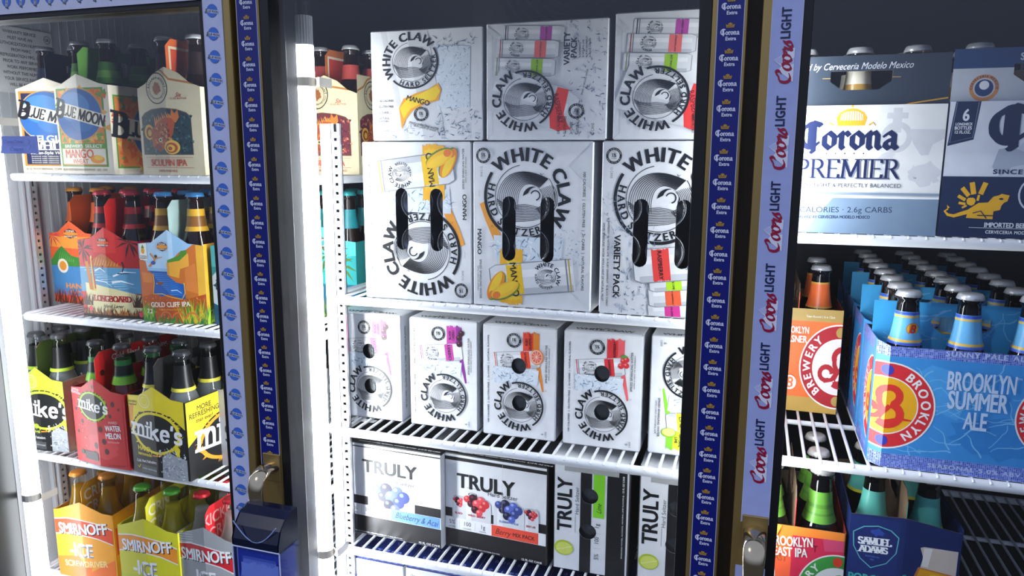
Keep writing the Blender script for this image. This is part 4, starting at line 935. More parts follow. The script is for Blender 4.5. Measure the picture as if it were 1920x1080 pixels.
def art_moonside():
    A = Art(190, 140, (0, 0, 190, 140)); A.rect('#efe6cf', 0, 0, 190, 140); A.rect('#5c9a34', 8, 8, 182, 130); A.rect('#e8863a', 11, 11, 179, 127); speckfill(A, 12, 12, 178, 126, ('#f0b050', '#6a9c3a', '#e0642a'), 60, 12)
    A.ell('#c9a15a', 95, 68, 54); A.ell('#2f66a8', 95, 68, 52); A.ell('#4a86c4', 88, 55, 34)
    A.push(95, 70, -8); A.rect('#efe6cf', -88, -16, 90, 18); A.nib('#15151d', 'B', -74, 18, 40, SF, .25, .12, 0, True); A.nib('#15151d', 'LUE MOON', 14, 12, 24, SF, .26, .13, 0, False, sp=.08, cond=.95); A.pop(); return A
bk = AMB('#c5c7cb', (.150, .186, '#4f8438'), (.160, .172, '#7ab054'))
xx = lambda px, py, Y: W(px, py, Y).x
carrier('beer_carrier', 'cream and navy Belgian white six-pack, partly behind the mango one', 'six-pack carriers in the left case', xx(96, 250, 1.03), 1.03, L0, math.radians(14), .118, .185, PEAK(.118, .147, .166, .1, .9), '#efe6cf', art_moon('#1d2450', '#c48a2c', 0, 0), handle=('#2a3560', 'y'), kind=AMB('#8a8c94', (.156, .186, '#1c2440')), who='Belgian white six-pack', rows=2)
carrier('beer_carrier', 'cream mango wheat six-pack with a blue moon disc, top left shelf', 'six-pack carriers in the left case', xx(157, 230, 1.0), .999, L0, math.radians(-4), .127, .19, PEAK(.127, .147, .166, .14, .86), '#efe6cf', art_moon('#e8863a', '#5c9a34', 0, 0), artR=art_moonside(), handle=('#74b24c', 'y'), kind=bk, who='mango wheat six-pack', rows=3)
def art_fish(bgc, dots, word, sub):
    A = Art(127, 172, (862, 400, 1255, 1030)); A.rect('#e2d6b0', *A.fr); A.line('#c07a2c', [(862, 502), (925, 470), (960, 425), (1005, 404), (1050, 425), (1090, 470), (1255, 502)], 12)
    A.ell('#2c2a22', 1005, 520, 76, 92, 30); A.ell('#e2d6b0', 1005, 520, 70, 85, 30); A.ring('#6a4a2c', 1005, 520, 50, 3, ry=60); A.arctext('#2c2a22', 'BALLAST POINT', 1005, 520, 60, 180, 0, 20, 2); A.arctext('#2c2a22', 'DEDICATED TO THE CRAFT', 1005, 520, 62, 185, 355, 13, 1, False)
    A.blob('#a8642c', 1005, 525, 28, 34, .3); A.text('#b8502c', 'Six', 1140, 560, 36, 1, .8, shear=.3); A.text('#b8502c', '12 OZ BOTTLES', 1140, 582, 14, 1)
    P = [(885, 905), (885, 690), (910, 665), (960, 645), (1040, 638), (1120, 648), (1180, 668), (1205, 695), (1208, 905)]; A.poly('#6a4a2c', [(a+(4 if a > 1040 else -4), b-5 if b < 900 else b+5) for a, b in P]); A.poly(bgc, P)
    speckfill(A, 890, 672, 1200, 900, dots, 90, 16)
    A.ell('#e0b03c', 930, 775, 34, 46, 16); A.ell('#8a3a1c', 932, 777, 24, 33, 14); A.ell('#e0b03c', 934, 779, 14, 20, 12)
    A.poly('#d87a2c', [(1082, 712), (1096, 640), (1112, 668), (1132, 646), (1138, 690), (1118, 722)])
    for k in range(8): A.add('#e08a34', [[(975+15*k, 742-7*k), (972+14*k, 672-3*k+(k % 2)*12), (992+15*k, 732-6*k)]])
    A.poly('#b8541f', [(955, 868), (945, 815), (962, 755), (1000, 715), (1050, 690), (1092, 694), (1112, 722), (1098, 782), (1072, 832), (1040, 872), (1000, 890)])
    speckfill(A, 972, 728, 1080, 850, ('#8a3a1c', '#e09a4a', '#5a2414'), 26, 15, 8); A.poly('#8a3a1c', [(955, 868), (990, 840), (1020, 868), (1000, 888)])
    A.ell('#f0c24a', 1085, 865, 50, 42, 18); A.ell('#b8521f', 1082, 868, 38, 31, 16); A.ell('#f0c24a', 1078, 870, 26, 21, 14); A.ell('#b8521f', 1074, 872, 13, 11, 12); A.ell('#e8d8a0', 1010, 822, 13); A.ell('#1c120c', 1010, 822, 7)
    A.line('#c8502c', [(895, 925), (1208, 925)], 2); A.text('#cf4a24', word, 1048, 955, 56, 2, .8, fit=240 if len(word) > 8 else 300); A.line('#c8502c', [(895, 985), (1208, 985)], 2); A.text('#b8402c', sub, 1045, 1004, 18, 1)
    return A
ARCH = lambda w: [(0, .140), (.15*w, .147), (.3*w, .162), (.5*w, .172), (.7*w, .162), (.85*w, .147), (w, .140)]
HA = Art(190, 212, (0, 0, 190, 212)); HA.rect('#e2d6b0', 6, 6, 60, 60); HA.rect('#d8502c', 10, 10, 56, 60)
carrier('beer_carrier', 'tan six-pack with an orange fish on a dark green panel', 'six-pack carriers in the left case', xx(321, 230, 1.005), 1.003, L0, math.radians(-3), .132, .19, ARCH(.132), '#e2d6b0', art_fish('#1d3c40', ('#2f5a5a', '#4a7a6a', '#14282c'), 'SCULPIN IPA', 'INDIA PALE ALE'), handle=('#e0682a', 'y'), hh=.218, kind=AMB('#d4d6d8', (.160, .196, '#2b1a14')), who='green-panelled fish six-pack', harts=HA)
HA = Art(190, 212, (0, 0, 190, 212)); HA.rect('#efe0c8', 6, 6, 186, 100); HA.rect('#c8463a', 10, 10, 182, 100)
carrier('beer_carrier', 'tan six-pack with a fish on a red speckled panel, behind the tube light', 'six-pack carriers in the left case', -.732, 1.18, L0, math.radians(-4), .127, .19, ARCH(.127), '#e2d6b0', art_fish('#6a2a34', ('#b85a4a', '#d8a070', '#4a1c2c'), 'SCULPIN IPA', 'WITH NATURAL FLAVORS ADDED'), artR=art_fish('#6a2a34', ('#b85a4a', '#d8a070', '#4a1c2c'), 'IPA', ''), handle=('#c8703a', 'y'), hh=.218, kind=AMB('#c9cbce', (.165, .190, '#b84a44')), who='red-panelled fish six-pack', harts=HA)
# surf and cliff packs
def oval(A, x, y, c='#e8962c'):
    A.poly('#4a2420', [(x-38, y-4), (x-30, y-20), (x, y-30), (x+30, y-20), (x+38, y-4)]); A.poly('#4a2420', [(x-38, y+8), (x-30, y+22), (x, y+32), (x+30, y+22), (x+38, y+8)]); A.ell(c, x, y+2, 44, 12, 14)
    A.text('#f0e0d0', 'KONA', x, y-16, 18, 2); A.text('#f0e0d0', 'BREWING CO', x, y+19, 12, 2)
def palm(A, x, y, r, c, n=9, seed=1):
    rn = random.Random(seed)
    for k in range(n):
        a = 2*PI*k/n+rn.uniform(-.2, .2); A.poly(c, [(x, y), (x+r*.5*math.cos(a-.14), y+r*.5*math.sin(a-.14)), (x+r*math.cos(a), y+r*math.sin(a)+r*.2), (x+r*.5*math.cos(a+.14), y+r*.5*math.sin(a+.14))])
def leaves(A, x0, x1, y, h, cols, n=30, seed=2):
    rn = random.Random(seed)
    for c in cols:
        P = []
        for i in range(n):
            x = rn.uniform(x0, x1); hh = h*rn.uniform(.4, 1); q = rn.uniform(-.5, .5)*hh; P.append([(x-5, y), (x+q, y-hh), (x+6, y)])
        A.add(c, P)
A = Art(127, 163, (525, 335, 945, 925)); A.rect('#c81f22', *A.fr); A.rect('#d8312a', 640, 340, 800, 500)
palm(A, 560, 480, 90, '#2c1a14', 11, 1); palm(A, 890, 430, 90, '#3a1a16', 9, 2)
A.poly('#b8642a', [(600, 580), (640, 540), (700, 505), (740, 520), (800, 570), (860, 600), (600, 600)]); A.lines('#e8a84a', [([(640+20*k, 585), (665+18*k, 530+4*k)], 5, 2) for k in range(9)])
A.rect('#5a97bc', 525, 595, 945, 760); A.lines('#9cc8dc', [([(530+30*k % 400, 605+14*k), (600+30*k % 330, 600+14*k), (680+30*k % 260, 612+14*k)], 6, 1) for k in range(10)])
A.lines('#eef4f6', [([(760, 690), (820, 680), (900, 700)], 16, 4), ([(640, 620), (680, 600), (720, 625)], 10, 3), ([(770, 650), (840, 620), (920, 622)], 12, 3), ([(640, 680), (720, 690), (760, 720)], 8, 2)])
A.lines('#3a2418', [([(835, 555), (842, 590), (832, 622)], 12, 7), ([(700, 580), (703, 605)], 8, 5)]); A.lines('#1c120e', [([(800, 632), (880, 628)], 7, 3)])
A.poly('#e3d7a0', [(560, 700), (640, 710), (760, 730), (945, 770), (945, 925), (560, 925)])
A.poly('#c8791f', [(570, 560), (595, 560), (620, 750), (590, 745)]); A.poly('#e0c05a', [(612, 525), (625, 520), (642, 750), (618, 752)]); A.poly('#b8341f', [(621, 540), (627, 540), (640, 735), (630, 740)])
A.nib('#f0e0b0', 'LONGBOARD', 751, 818, 36, SF, .42, .26, 0, True, cond=.93); A.nib('#a3201f', 'LONGBOARD', 749, 816, 35, SF, .3, .16, 0, True, cond=.95)
A.text('#2c241c', 'Island Lager', 752, 845, 32, 1, .9, shear=.3); A.rect('#2c1f18', 525, 895, 945, 925); leaves(A, 530, 940, 905, 60, ('#7a4a1f', '#3a2a18', '#a8642a'), 40); leaves(A, 530, 600, 850, 90, ('#7a3a1f', '#3a2a18'), 12); leaves(A, 890, 945, 850, 110, ('#7a3a1f', '#3a2a18'), 12)
for x, y in ((587, 870), (935, 895)): A.blob('#e04a5a', x, y, 16, 16, .3)
oval(A, 718, 432, '#e05a2c')
SA = Art(190, 139, (0, 0, 190, 139)); SA.rect('#c81f22', 0, 0, 190, 70); SA.rect('#4a8cb4', 0, 60, 190, 95); SA.rect('#2c4a2c', 0, 95, 190, 139)
carrier('beer_carrier', 'red six-pack with a surfing beach scene', 'six-pack carriers in the left case', xx(208, 510, 1.02), 1.018, L1, math.radians(4), .127, .19, PEAK(.127, .139, .163), '#c81f22', A, artR=SA, handle=('#d8261f', 'y'), kind=AMB('#c8384a', (.158, .196, '#c02a24'), (.166, .184, '#4a2420')), who='red surfing six-pack')
A = Art(127, 163, (940, 345, 1400, 965)); A.rect('#9ac4e4', *A.fr); A.poly('#b8d8ee', [(940, 345), (1200, 345), (1200, 600), (940, 600)])
A.rect('#1f5aa8', 1000, 620, 1300, 800); A.lines('#3f86cc', [([(1030+12*k, 640+12*k), (1120+8*k, 636+12*k), (1200+5*k, 644+12*k)], 7, 2) for k in range(12)]); A.lines('#cfe4f2', [([(1170, 745), (1210, 740), (1240, 760)], 7, 2), ([(1060, 705), (1120, 700)], 4, 2)]); A.blob('#8a4a28', 1090, 700, 26, 10)
A.poly('#c8702c', [(1150, 560), (1200, 530), (1240, 490), (1290, 470), (1330, 440), (1400, 430), (1400, 965), (1260, 965), (1265, 700), (1210, 690), (1150, 640)]); A.poly('#e8a83a', [(1150, 560), (1240, 520), (1260, 480), (1300, 500), (1300, 580), (1240, 600), (1230, 660), (1150, 640)]); A.poly('#4f8c2c', [(1155, 545), (1240, 510), (1250, 480), (1290, 475), (1290, 500), (1240, 545), (1160, 560)])
A.poly('#c86a34', [(940, 540), (990, 560), (1000, 620), (1040, 640), (1045, 700), (1030, 780), (1060, 820), (940, 965)]); A.poly('#d8803a', [(950, 630), (1030, 640), (1030, 700), (960, 700)]); A.poly('#d8803a', [(1270, 600), (1340, 560), (1350, 760), (1270, 740)]); A.poly('#e8b03a', [(1350, 440), (1400, 430), (1400, 800), (1350, 820)])
A.poly('#b8521f', [(940, 800), (1040, 770), (1100, 790), (1150, 770), (1240, 800), (1300, 790), (1400, 760), (1400, 965), (940, 965)]); A.line('#e8c03a', [(1040, 640), (1045, 700), (1032, 775), (1100, 770), (1150, 785), (1240, 800), (1262, 760), (1260, 690)], 5)
leaves(A, 940, 1020, 960, 150, ('#3f7a2a', '#5a9a34', '#8ab83a'), 24); leaves(A, 1240, 1400, 960, 190, ('#3f7a2a', '#5a9a34', '#c8b82c'), 34); leaves(A, 940, 1400, 965, 70, ('#2f6a34', '#4a8a34'), 40); speckfill(A, 950, 780, 1395, 950, ('#f0a03a', '#e8642c'), 30, 10)
for k in range(3): A.ring('#d8703a', 1120+k*90, 930, 40, 10, 0, 180, 14)
A.lines('#d8862c', [([(1030, 505), (1060, 540), (1120, 525)], 12, 5), ([(1070, 525), (1055, 560), (1020, 595)], 14, 6), ([(1058, 555), (1010, 590)], 9, 5)]); A.ell('#3a2418', 1072, 522, 10); A.blob('#3a4a9a', 1050, 566, 18, 12)
A.rect('#f4f0e0', 950, 440, 1005, 550); A.ell('#e0a82c', 975, 490, 14, 20); A.poly('#4a8a2c', [(962, 472), (975, 448), (988, 472)]); A.text('#1d2a1c', 'TROPICAL', 977, 525, 11, 2); A.text('#1d2a1c', 'PINEAPPLE', 977, 538, 11, 2)
A.text('#f4e4d0', 'GOLD CLIFF IPA', 1148, 838, 46, 2, .9, 4, fit=285); A.text('#e8a83a', 'A Blend of Island Flavors', 1148, 872, 16, 1, 1, 3); A.text('#f4e4d0', '7.2', 995, 892, 42, 2, .8); A.text('#8ab83a', '% ABV', 1030, 895, 14, 1); oval(A, 1127, 455)
SA = Art(190, 139, (0, 0, 190, 139)); SA.rect('#e8a82c', 0, 0, 190, 139); SA.poly('#c8702c', [(30, 0), (190, 0), (190, 139), (60, 139)]); leaves(SA, 0, 190, 139, 50, ('#6aa82c', '#3f7a2a', '#a8c83a'), 40); SA.text('#f4e4d0', '7.2', 20, 122, 20, 2, .8)
carrier('beer_carrier', 'pale blue and orange six-pack with a cliff diver', 'six-pack carriers in the left case', xx(326, 510, 1.022), 1.018, L1, math.radians(5.5), .127, .19, PEAK(.127, .137, .163), '#9ac4e4', A, artR=SA, handle=('#a9c4c0', 'y'), kind=AMB('#3f86c4', (.158, .196, '#e8b02c'), (.166, .184, '#8a5a1c')), who='cliff diver six-pack')
A = Art(122, 163, (400, 300, 560 if False else 690, 830)); A.rect('#f0642c', *A.fr); A.poly('#f8a03a', [(400, 400), (690, 400), (690, 480), (400, 470)]); A.poly('#3f8c34', [(400, 560), (440, 500), (480, 462), (540, 520), (690, 560), (690, 600), (400, 600)]); A.lines('#6ab84a', [([(450+14*k, 560), (470+12*k, 500+6*k)], 5, 2) for k in range(8)]); A.rect('#4a8cc4', 400, 590, 690, 780); palm(A, 420, 400, 70, '#d83a4a', 11, 3)
A.ell('#f4e8d8', 478, 590, 36, 46); A.ell('#e8962c', 478, 590, 24, 30); A.text('#f0943a', 'HANALEI', 580, 715, 50, 2, .8, fit=190); A.text('#f0943a', 'ISLAND IPA', 580, 752, 26, 1); leaves(A, 400, 690, 830, 110, ('#8a2a24', '#d8502c', '#5a2a1c'), 40); oval(A, 545, 380)
carrier('beer_carrier', 'orange island six-pack at the back, behind the red surfing one', 'six-pack carriers in the left case', -1.2585, 1.10, L1, math.radians(0), .122, .16, PEAK(.122, .137, .163), '#f0642c', A, handle=('#e8702c', 'y'), kind=AMB('#d8922c', (.158, .196, '#d8642c')), who='orange island six-pack', rows=2)
def tealart():
    A = Art(127, 163, (0, 0, 400, 520)); A.rect('#2f9c9c', *A.fr); A.poly('#5ac0c0', [(0, 0), (400, 0), (400, 160), (0, 200)]); A.rect('#1d5a7c', 0, 330, 400, 520)
    A.poly('#dfeaea', [(0, 250), (60, 200), (120, 240), (150, 320), (120, 400), (60, 420), (0, 400)]); A.blob('#33506a', 60, 300, 50, 40, .25); A.blob('#33506a', 80, 360, 40, 24, .25); palm(A, 230, 160, 150, '#3a5a1c', 13, 5); palm(A, 300, 220, 110, '#5a6a1c', 11, 6); A.lines('#6a4a28', [([(240, 180), (250, 300), (230, 420)], 12, 16)]); A.poly('#8a4a28', [(40, 460), (200, 455), (180, 490), (60, 492)]); leaves(A, 150, 400, 520, 140, ('#3a5a1c', '#1d3a2c', '#6a7a1c'), 40)
    oval(A, 200, 90, '#2f9c9c'); return A
TS = Art(190, 139, (0, 0, 190, 139)); TS.rect('#14404a', 0, 0, 190, 139)
for x, y in ((14, 60), (16, 100), (60, 80), (100, 110), (120, 50)): TS.blob('#3fa8b8', x, y, 7, 7, .4, 12)
for x, y, w_ in ((-.812, 1.03, 'teal six-pack beside the cliff diver one, mostly behind the door frame'), (-.735, 1.16, 'teal six-pack with a white wave, behind the slotted post')):
    carrier('beer_carrier', w_, 'six-pack carriers in the left case', x, y, L1, 0, .127, .125 if y < 1.1 else .19, PEAK(.127, .137, .163), '#2f9c9c', tealart(), artR=None, handle=('#2a8a8c', 'y'), kind=AMB('#1f8c8c', (.158, .192, '#1f8088')), who=('mostly hidden' if y < 1.1 else 'wave')+' teal six-pack', rows=2 if y < 1.1 else 3)
# lemonades
def lemon(A, cx, cy, rx, ry, edge, word='mike\'s', wl_=1):
    P = lambda k: [(cx-rx*k*1.12, cy+6)]+[(cx+rx*k*math.cos(math.radians(a)), cy-ry*k*math.sin(math.radians(a))) for a in range(165, -6, -10)]+[(cx+rx*k*1.12, cy-2)]+[(cx+rx*k*math.cos(math.radians(a)), cy-ry*k*math.sin(math.radians(a))) for a in range(-10, -166, -10)]
    A.poly('#121212', P(1.06)); A.poly(edge, P(1.0)); A.poly('#151617', P(.88)); rn = random.Random(4)
    A.add(edge, [[(cx+rx*.9*math.cos(a), cy+ry*.9*math.sin(a)), (cx+rx*(1.1+.06*rn.random())*math.cos(a+.05), cy+ry*1.12*math.sin(a+.05)), (cx+rx*.9*math.cos(a+.09), cy+ry*.9*math.sin(a+.09))] for a in [rn.uniform(0, 6.28) for _ in range(40)]])
    A.nib('#f2f2f0', word, cx, cy+ry*.3, rx*.62*wl_, SF, .15, .12, 0, True, -4, cond=1.0, sp=.03)
A = Art(127, 166, (465, 405, 875, 985)); A.rect('#c81c24', *A.fr); A.blob('#d8343a', 700, 850, 120, 90, .15)
for x, y, r in ((495, 630, 12), (545, 705, 16), (700, 735, 20), (780, 640, 14), (805, 560, 18), (720, 815, 20), (655, 850, 22), (735, 880, 20), (640, 910, 22), (665, 460, 14), (500, 780, 12), (830, 700, 12), (845, 590, 10)): A.ell('#4a0c14', x, y, r*.8, r, 12)
lemon(A, 645, 592, 115, 95, '#a8c828'); A.text('#f4e8e8', 'LIMITED', 505, 500, 20, 1, .9, -6); A.text('#f4e8e8', 'EDITION', 507, 520, 24, 1, .9, -6)
A.text('#e8a8a8', 'HARD', 795, 680, 24, 1, 1, 5); A.text('#f6f0f0', 'WATER', 792, 718, 50, 2, .8, 5, fit=112); A.text('#f6f0f0', 'MELON', 790, 768, 54, 2, .8, 5, fit=112); A.text('#e88a8a', 'lemonade', 790, 808, 24, 1, .9, 4)
ice(A, 505, 735, 590, 900, 26, 5) if False else A.splash(510, 720, 600, 900, 26, ('#e88a8a', '#8a141c'), 4); A.rect('#3a2a34', 545, 900, 665, 955); A.ell('#2c4a2c', 525, 915, 16); A.text('#8a1018', 'Cold. Hard. Refreshing.', 800, 965, 20, 1, .9, 6, fit=130)
SA = Art(190, 142, (0, 0, 190, 142)); SA.rect('#c81c24', 0, 0, 190, 142); HA = Art(190, 212, (0, 0, 190, 212))
for x, y in ((14, 40), (40, 60), (20, 90), (70, 24), (120, 40), (150, 70), (90, 90)): HA.ell('#4a0c14', x, y, 5, 6, 10)
HA.text('#f4e8e8', 'Cold. Hard. Refreshing.', 100, 16, 15, 1, .9)
carrier('beer_carrier', 'red watermelon lemonade six-pack with dark seeds', 'six-pack carriers in the left case', xx(187, 790, .99), .990, L2, math.radians(-4), .132, .19, PEAK(.132, .142, .166), '#c81c24', A, artR=SA, handle=('#d8201f', 'y'), harts=HA, kind=('#eef2ee', '#3a3c3e', ((.158, .196, '#2f7a3a'), (.152, .166, '#7ab82c'), (.168, .186, '#16201a')), '#c84a44'), who='watermelon lemonade six-pack')
def lemonart(c1, c2, small):
    A = Art(127, 166, (850, 435, 1275, 1040)); A.rect('#1a1a1b', *A.fr); A.poly(c1, [(850, 435), (1275, 435), (1275, 700), (1180, 620), (1060, 600), (940, 620), (850, 740)]); A.poly(c2, [(850, 600), (900, 560), (880, 700), (850, 760)]); A.ring('#f4f0b0', 990, 540, 44, 5); A.ring('#f4f0b0', 990, 540, 26, 3)
    lemon(A, 1062, 745, 180, 140, c1); A.text('#2a2a1c', 'MORE REFRESHING', 893, 555, 18, 1, .9, 4, fit=75); A.text('#2a2a1c', 'than ever!', 893, 574, 18, 1, .9, 4)
    A.text(c1, 'HARD', 962, 862, 44, 2, .9, fit=108); A.text(c1, small, 965, 900, 32, 1, .9, fit=115)
    A.lines('#e88a2c', [([(1030, 900), (1080, 895), (1110, 880)], 10, 6)]); A.blob(c1, 1215, 850, 18, 34, .3); A.poly('#9fa4aa', [(1105, 900), (1150, 860), (1200, 880), (1275, 900), (1275, 1040), (1100, 1040)]); A.splash(1090, 850, 1270, 1035, 70, ('#dfe3e6', '#6a7078', '#b9bec4'), 6); A.splash(1060, 830, 1180, 900, 14, ('#f0f0f0',), 5)
    A.text('#e8e8e8', 'Cold. Hard. Refreshing.', 975, 948, 26, 1, .9, 4, fit=170); A.rect('#4a4c50', 930, 975, 1060, 1030); A.text('#c0c2c4', 'HARD LEMONADE', 995, 1000, 14, 1); A.line('#e8c82c', [(895, 990), (905, 1003), (922, 978)], 5)
    return A
SA = Art(190, 142, (0, 0, 190, 142)); SA.rect('#1a1a1b', 0, 0, 190, 142); SA.poly('#f2d22c', [(0, 0), (190, 0), (190, 30), (120, 30), (60, 45), (0, 80)]); SA.text('#2a2a1c', 'MORE', 42, 16, 13, 1); SA.text('#2a2a1c', 'REFRESHING', 42, 27, 13, 1); SA.text('#2a2a1c', 'than ever!', 42, 38, 10, 1); lemon(SA, 105, 85, 80, 46, '#f0a02c'); 
carrier('beer_carrier', 'black and yellow lemonade six-pack, right of the red watermelon one', 'six-pack carriers in the left case', xx(296, 800, .985), .985, L2, math.radians(-2.5), .131, .19, PEAK(.131, .143, .166), '#1a1a1b', lemonart('#f2dc2c', '#f0a02c', 'lemonade'), artR=SA, handle=('#1c1c1d', 'y'), harts=None, kind=('#eef2f4', '#3a3c3e', ((.158, .200, '#141415'), (.154, .160, '#e8dc4a')), '#e6e8e4'), who='black and yellow lemonade six-pack')
carrier('beer_carrier', 'lime green lemonade six-pack beside the left tube light', 'six-pack carriers in the left case', xx(82, 770, 1.015), 1.012, L2, math.radians(3), .110, .17, PEAK(.110, .140, .166, .2, .8), '#cfd8b0', lemonart('#c8e03a', '#a8c828', 'lime'), handle=('#3a4a1c', 'y'), kind=('#eef2f4', '#4a4c4e', ((.158, .200, '#141415'), (.154, .160, '#b8dc3a')), '#e6e8e4'), who='lime lemonade six-pack', rows=3)
A = Art(124, 145, (0, 0, 124, 145)); A.rect('#a9abae', *A.fr); A.nib('#26282c', 'S', 40, 100, 34, SF, .22, .08); A.nib('#26282c', 'EAGRAMS', 44, 100, 24, SF, .2, .07, al='l')
carrier('beer_carrier', 'silver grey pack with a black serif S beside the door frame', 'six-pack carriers in the left case', -.858, 1.06, L2, 0, .127, .19, PEAK(.127, .143, .143, .3, .7), '#a9abae', A, handle=('#1c1c1d', 'y'), kind=('#eef2f4', '#2a2c2e', ((.158, .200, '#1c1c20'), (.154, .160, '#e8a83a')), '#d8dad6'), who='silver six-pack', bulge=0)
# malt drinks at the bottom
def smir(c0, c1, band, word, wc, fr=(650, 330, 970, 700)):
    A = Art(127, 158, fr); x0, y0, x1, y1 = fr; w = x1-x0; h = y1-y0; X = lambda u: x0+u*w; Y = lambda v: y0+v*h
    A.rect(c0, *fr); A.poly(c1, [(x0, Y(.75)), (X(.4), Y(.7)), (X(.6), Y(.9)), (x1, Y(.72)), (x1, y1), (x0, y1)]); A.lines('#ffffff' if c0 == '#9fa1a4' else c1, [([(x0, Y(.12+.03*k)), (X(.3), Y(.09+.03*k))], 1.2, 1.2) for k in range(5)])
    bx = [(x0, Y(.27)), (X(.25), Y(.235)), (X(.5), Y(.235)), (X(.75), Y(.27)), (x1, Y(.34)), (x1, Y(.52)), (X(.75), Y(.45)), (X(.5), Y(.415)), (X(.25), Y(.415)), (x0, Y(.45))]
    A.poly('#e6e8ea', [(a, b+(-h*.014 if i < 5 else h*.014)) for i, (a, b) in enumerate(bx)]); A.poly(band, bx)
    A.text('#3a2020', 'SMIRNOFF', X(.505), Y(.352), h*.205, 2, .8, 4, fit=w*.86); A.text('#f4f4f4', 'SMIRNOFF', X(.49), Y(.345), h*.195, 2, .8, 4, fit=w*.85)
    A.text('#f0f1f2', '-ICE', X(.45), Y(.62), h*.25, 2, .75, fit=w*.42); A.text('#8a8c90', 'ICE', X(.53), Y(.635), h*.22, 0, .75)
    A.text(wc, word, X(.5), Y(.80), h*.11, 1, 1, 4, fit=w*.75)
    A.poly(c1 if c1 != c0 else band, [(X(.3), Y(.84)), (X(.62), Y(.84)), (X(.6), y1), (X(.33), y1)]); return A
SS = lambda c, b: (lambda S: (S.rect(c, 0, 0, 190, 140), S.poly(b, [(4, 30), (190, 20), (190, 72), (4, 86)]), S.text('#f4f4f4', 'SMIRNOFF', 100, 52, 34, 2, .8, -3), S)[-1])(Art(190, 136, (0, 0, 190, 140)))
for pxs, Y_, rz, c0, c1, b, wd_, wc, hc, cap_, fl, nl, lab, who in (
    (160, .995, 6, '#f2a52c', '#f2762c', '#e8502c', 'SCREWDRIVER', '#f8e0a0', '#f0a82c', '#d88a2c', '#f0c02c', '', 'orange screwdriver malt drink six-pack, lowest shelf left', 'orange screwdriver six-pack'),
    (277, .982, 3, '#d8d42c', '#c8d030', '#f0962c', 'PINEAPPLE', '#c8484a', '#e0d83a', '#4f9c2c', '#e4d83a', '', 'yellow pineapple malt drink six-pack, between orange and silver ones', 'yellow pineapple six-pack'),
    (387, .99, 0, '#9fa1a4', '#b9bbbe', '#c8202c', 'ORIGINAL', '#e8e8e8', '#e0242c', '#c8242c', '#e4dcd8', '', 'silver malt drink six-pack with a red banner, beside the handle case', 'silver malt drink six-pack')):
    HA = Art(190, 206, (0, 0, 190, 206)); HA.text('#f4a0a0' if hc == '#e0242c' else '#f8f0d0', 'KICKED' if hc == '#e0242c' else 'CRISP', 40, 40, 30, 1, .9); HA.text('#f4a0a0' if hc == '#e0242c' else '#f8f0d0', 'CRISP', 40, 68, 30, 1, .9)
    carrier('malt_drink_carrier', lab, 'six-pack carriers in the left case', xx(pxs, 1010, Y_), Y_, L3, math.radians(rz), .13, .19, PEAK(.13, .135, .158, .1, .84), c0, smir(c0, c1, b, wd_, wc), artR=SS(c0, b), handle=(hc, 'y'), harts=HA, hh=.19, kind=('#f2f4f0', cap_, ((.168, .192, nl),) if nl else (), fl), who=who)
# ------------------------------------------------------------------ the right-hand case
def crownart(A, x, y, s, c):
    A.push(x, y, 0, s)
    A.poly(c, [(-1, .5), (-1.15, -.1), (-.9, -.5), (-.4, -.75), (0, -.8), (.4, -.75), (.9, -.5), (1.15, -.1), (1, .5)]); A.poly('#f2f2f2', [(-.85, .1), (-.8, -.35), (-.45, -.55), (0, -.6), (.45, -.55), (.8, -.35), (.85, .1)])
    for k in range(-4, 5): A.line(c, [(k*.2, .25), (k*.17, -.65+abs(k)*.05)], .07)
    A.rect(c, -1, .15, 1, .28); A.ell(c, 0, -.95, .1); A.line(c, [(-1.3, .45), (-1.6, .25), (-1.8, .5)], .14, .05); A.line(c, [(1.3, .45), (1.6, .25), (1.8, .5)], .14, .05); A.pop()
A = Art(190, 155, (45, 70, 1215, 965)); A.rect('#eeeeec', *A.fr)
A.rect('#d2d4d8', 825, 125, 965, 165); A.rect('#d2d4d8', 865, 92, 925, 260); A.ring('#d2d4d8', 900, 290, 85, 40, 0, 360); A.poly('#d6d8dc', [(980, 235), (1215, 240), (1215, 300), (1140, 340), (1120, 410), (1070, 415), (1010, 330)]); A.blob('#d9dbdf', 1100, 540, 110, 80, .25); A.ring('#d9dbdf', 860, 470, 60, 40, 60, 260)
crownart(A, 587, 165, 92, '#e8b02c')
A.nib('#16234f', 'Corona', 575, 365, 178, BL, .2, .09, 40, False, cond=1.02, sp=.04, caps=.98)
for k in range(5): A.ell('#16234f', 430+64*k, 401, 5)
A.nib('#8a90a8', 'PREMIER', 600, 578, 128, SF, .13, .05, 0, True, cond=.98, sp=.13); A.nib('#14204c', 'PREMIER', 592, 571, 128, SF, .15, .05, 0, True, cond=.98, sp=.13); A.text('#14204c', 'TM', 1044, 568, 14, 1)
A.nib('#4a4f60', 'SMOOTH', 0, -900, 1); A.text('#4a4f60', 'SMOOTH, LIGHT & PERFECTLY BALANCED', 560, 622, 40, 0, .9, 0, fit=800)
A.rect('#8fa0b4', 45, 672, 1215, 690); A.rect('#f4f4f4', 45, 700, 1215, 712); A.rect('#7d93ab', 45, 712, 1215, 965); A.poly('#a9b8c8', [(45, 712), (500, 712), (300, 965), (45, 965)])
A.text('#1c2c50', '90 CALORIES · 2.6g CARBS', 550, 795, 56, 0, .95, 1, fit=730); A.text('#1c2c50', 'BREWED BY CERVECERIA MODELO MEXICO', 512, 848, 30, 2, .8, 1, fit=510)
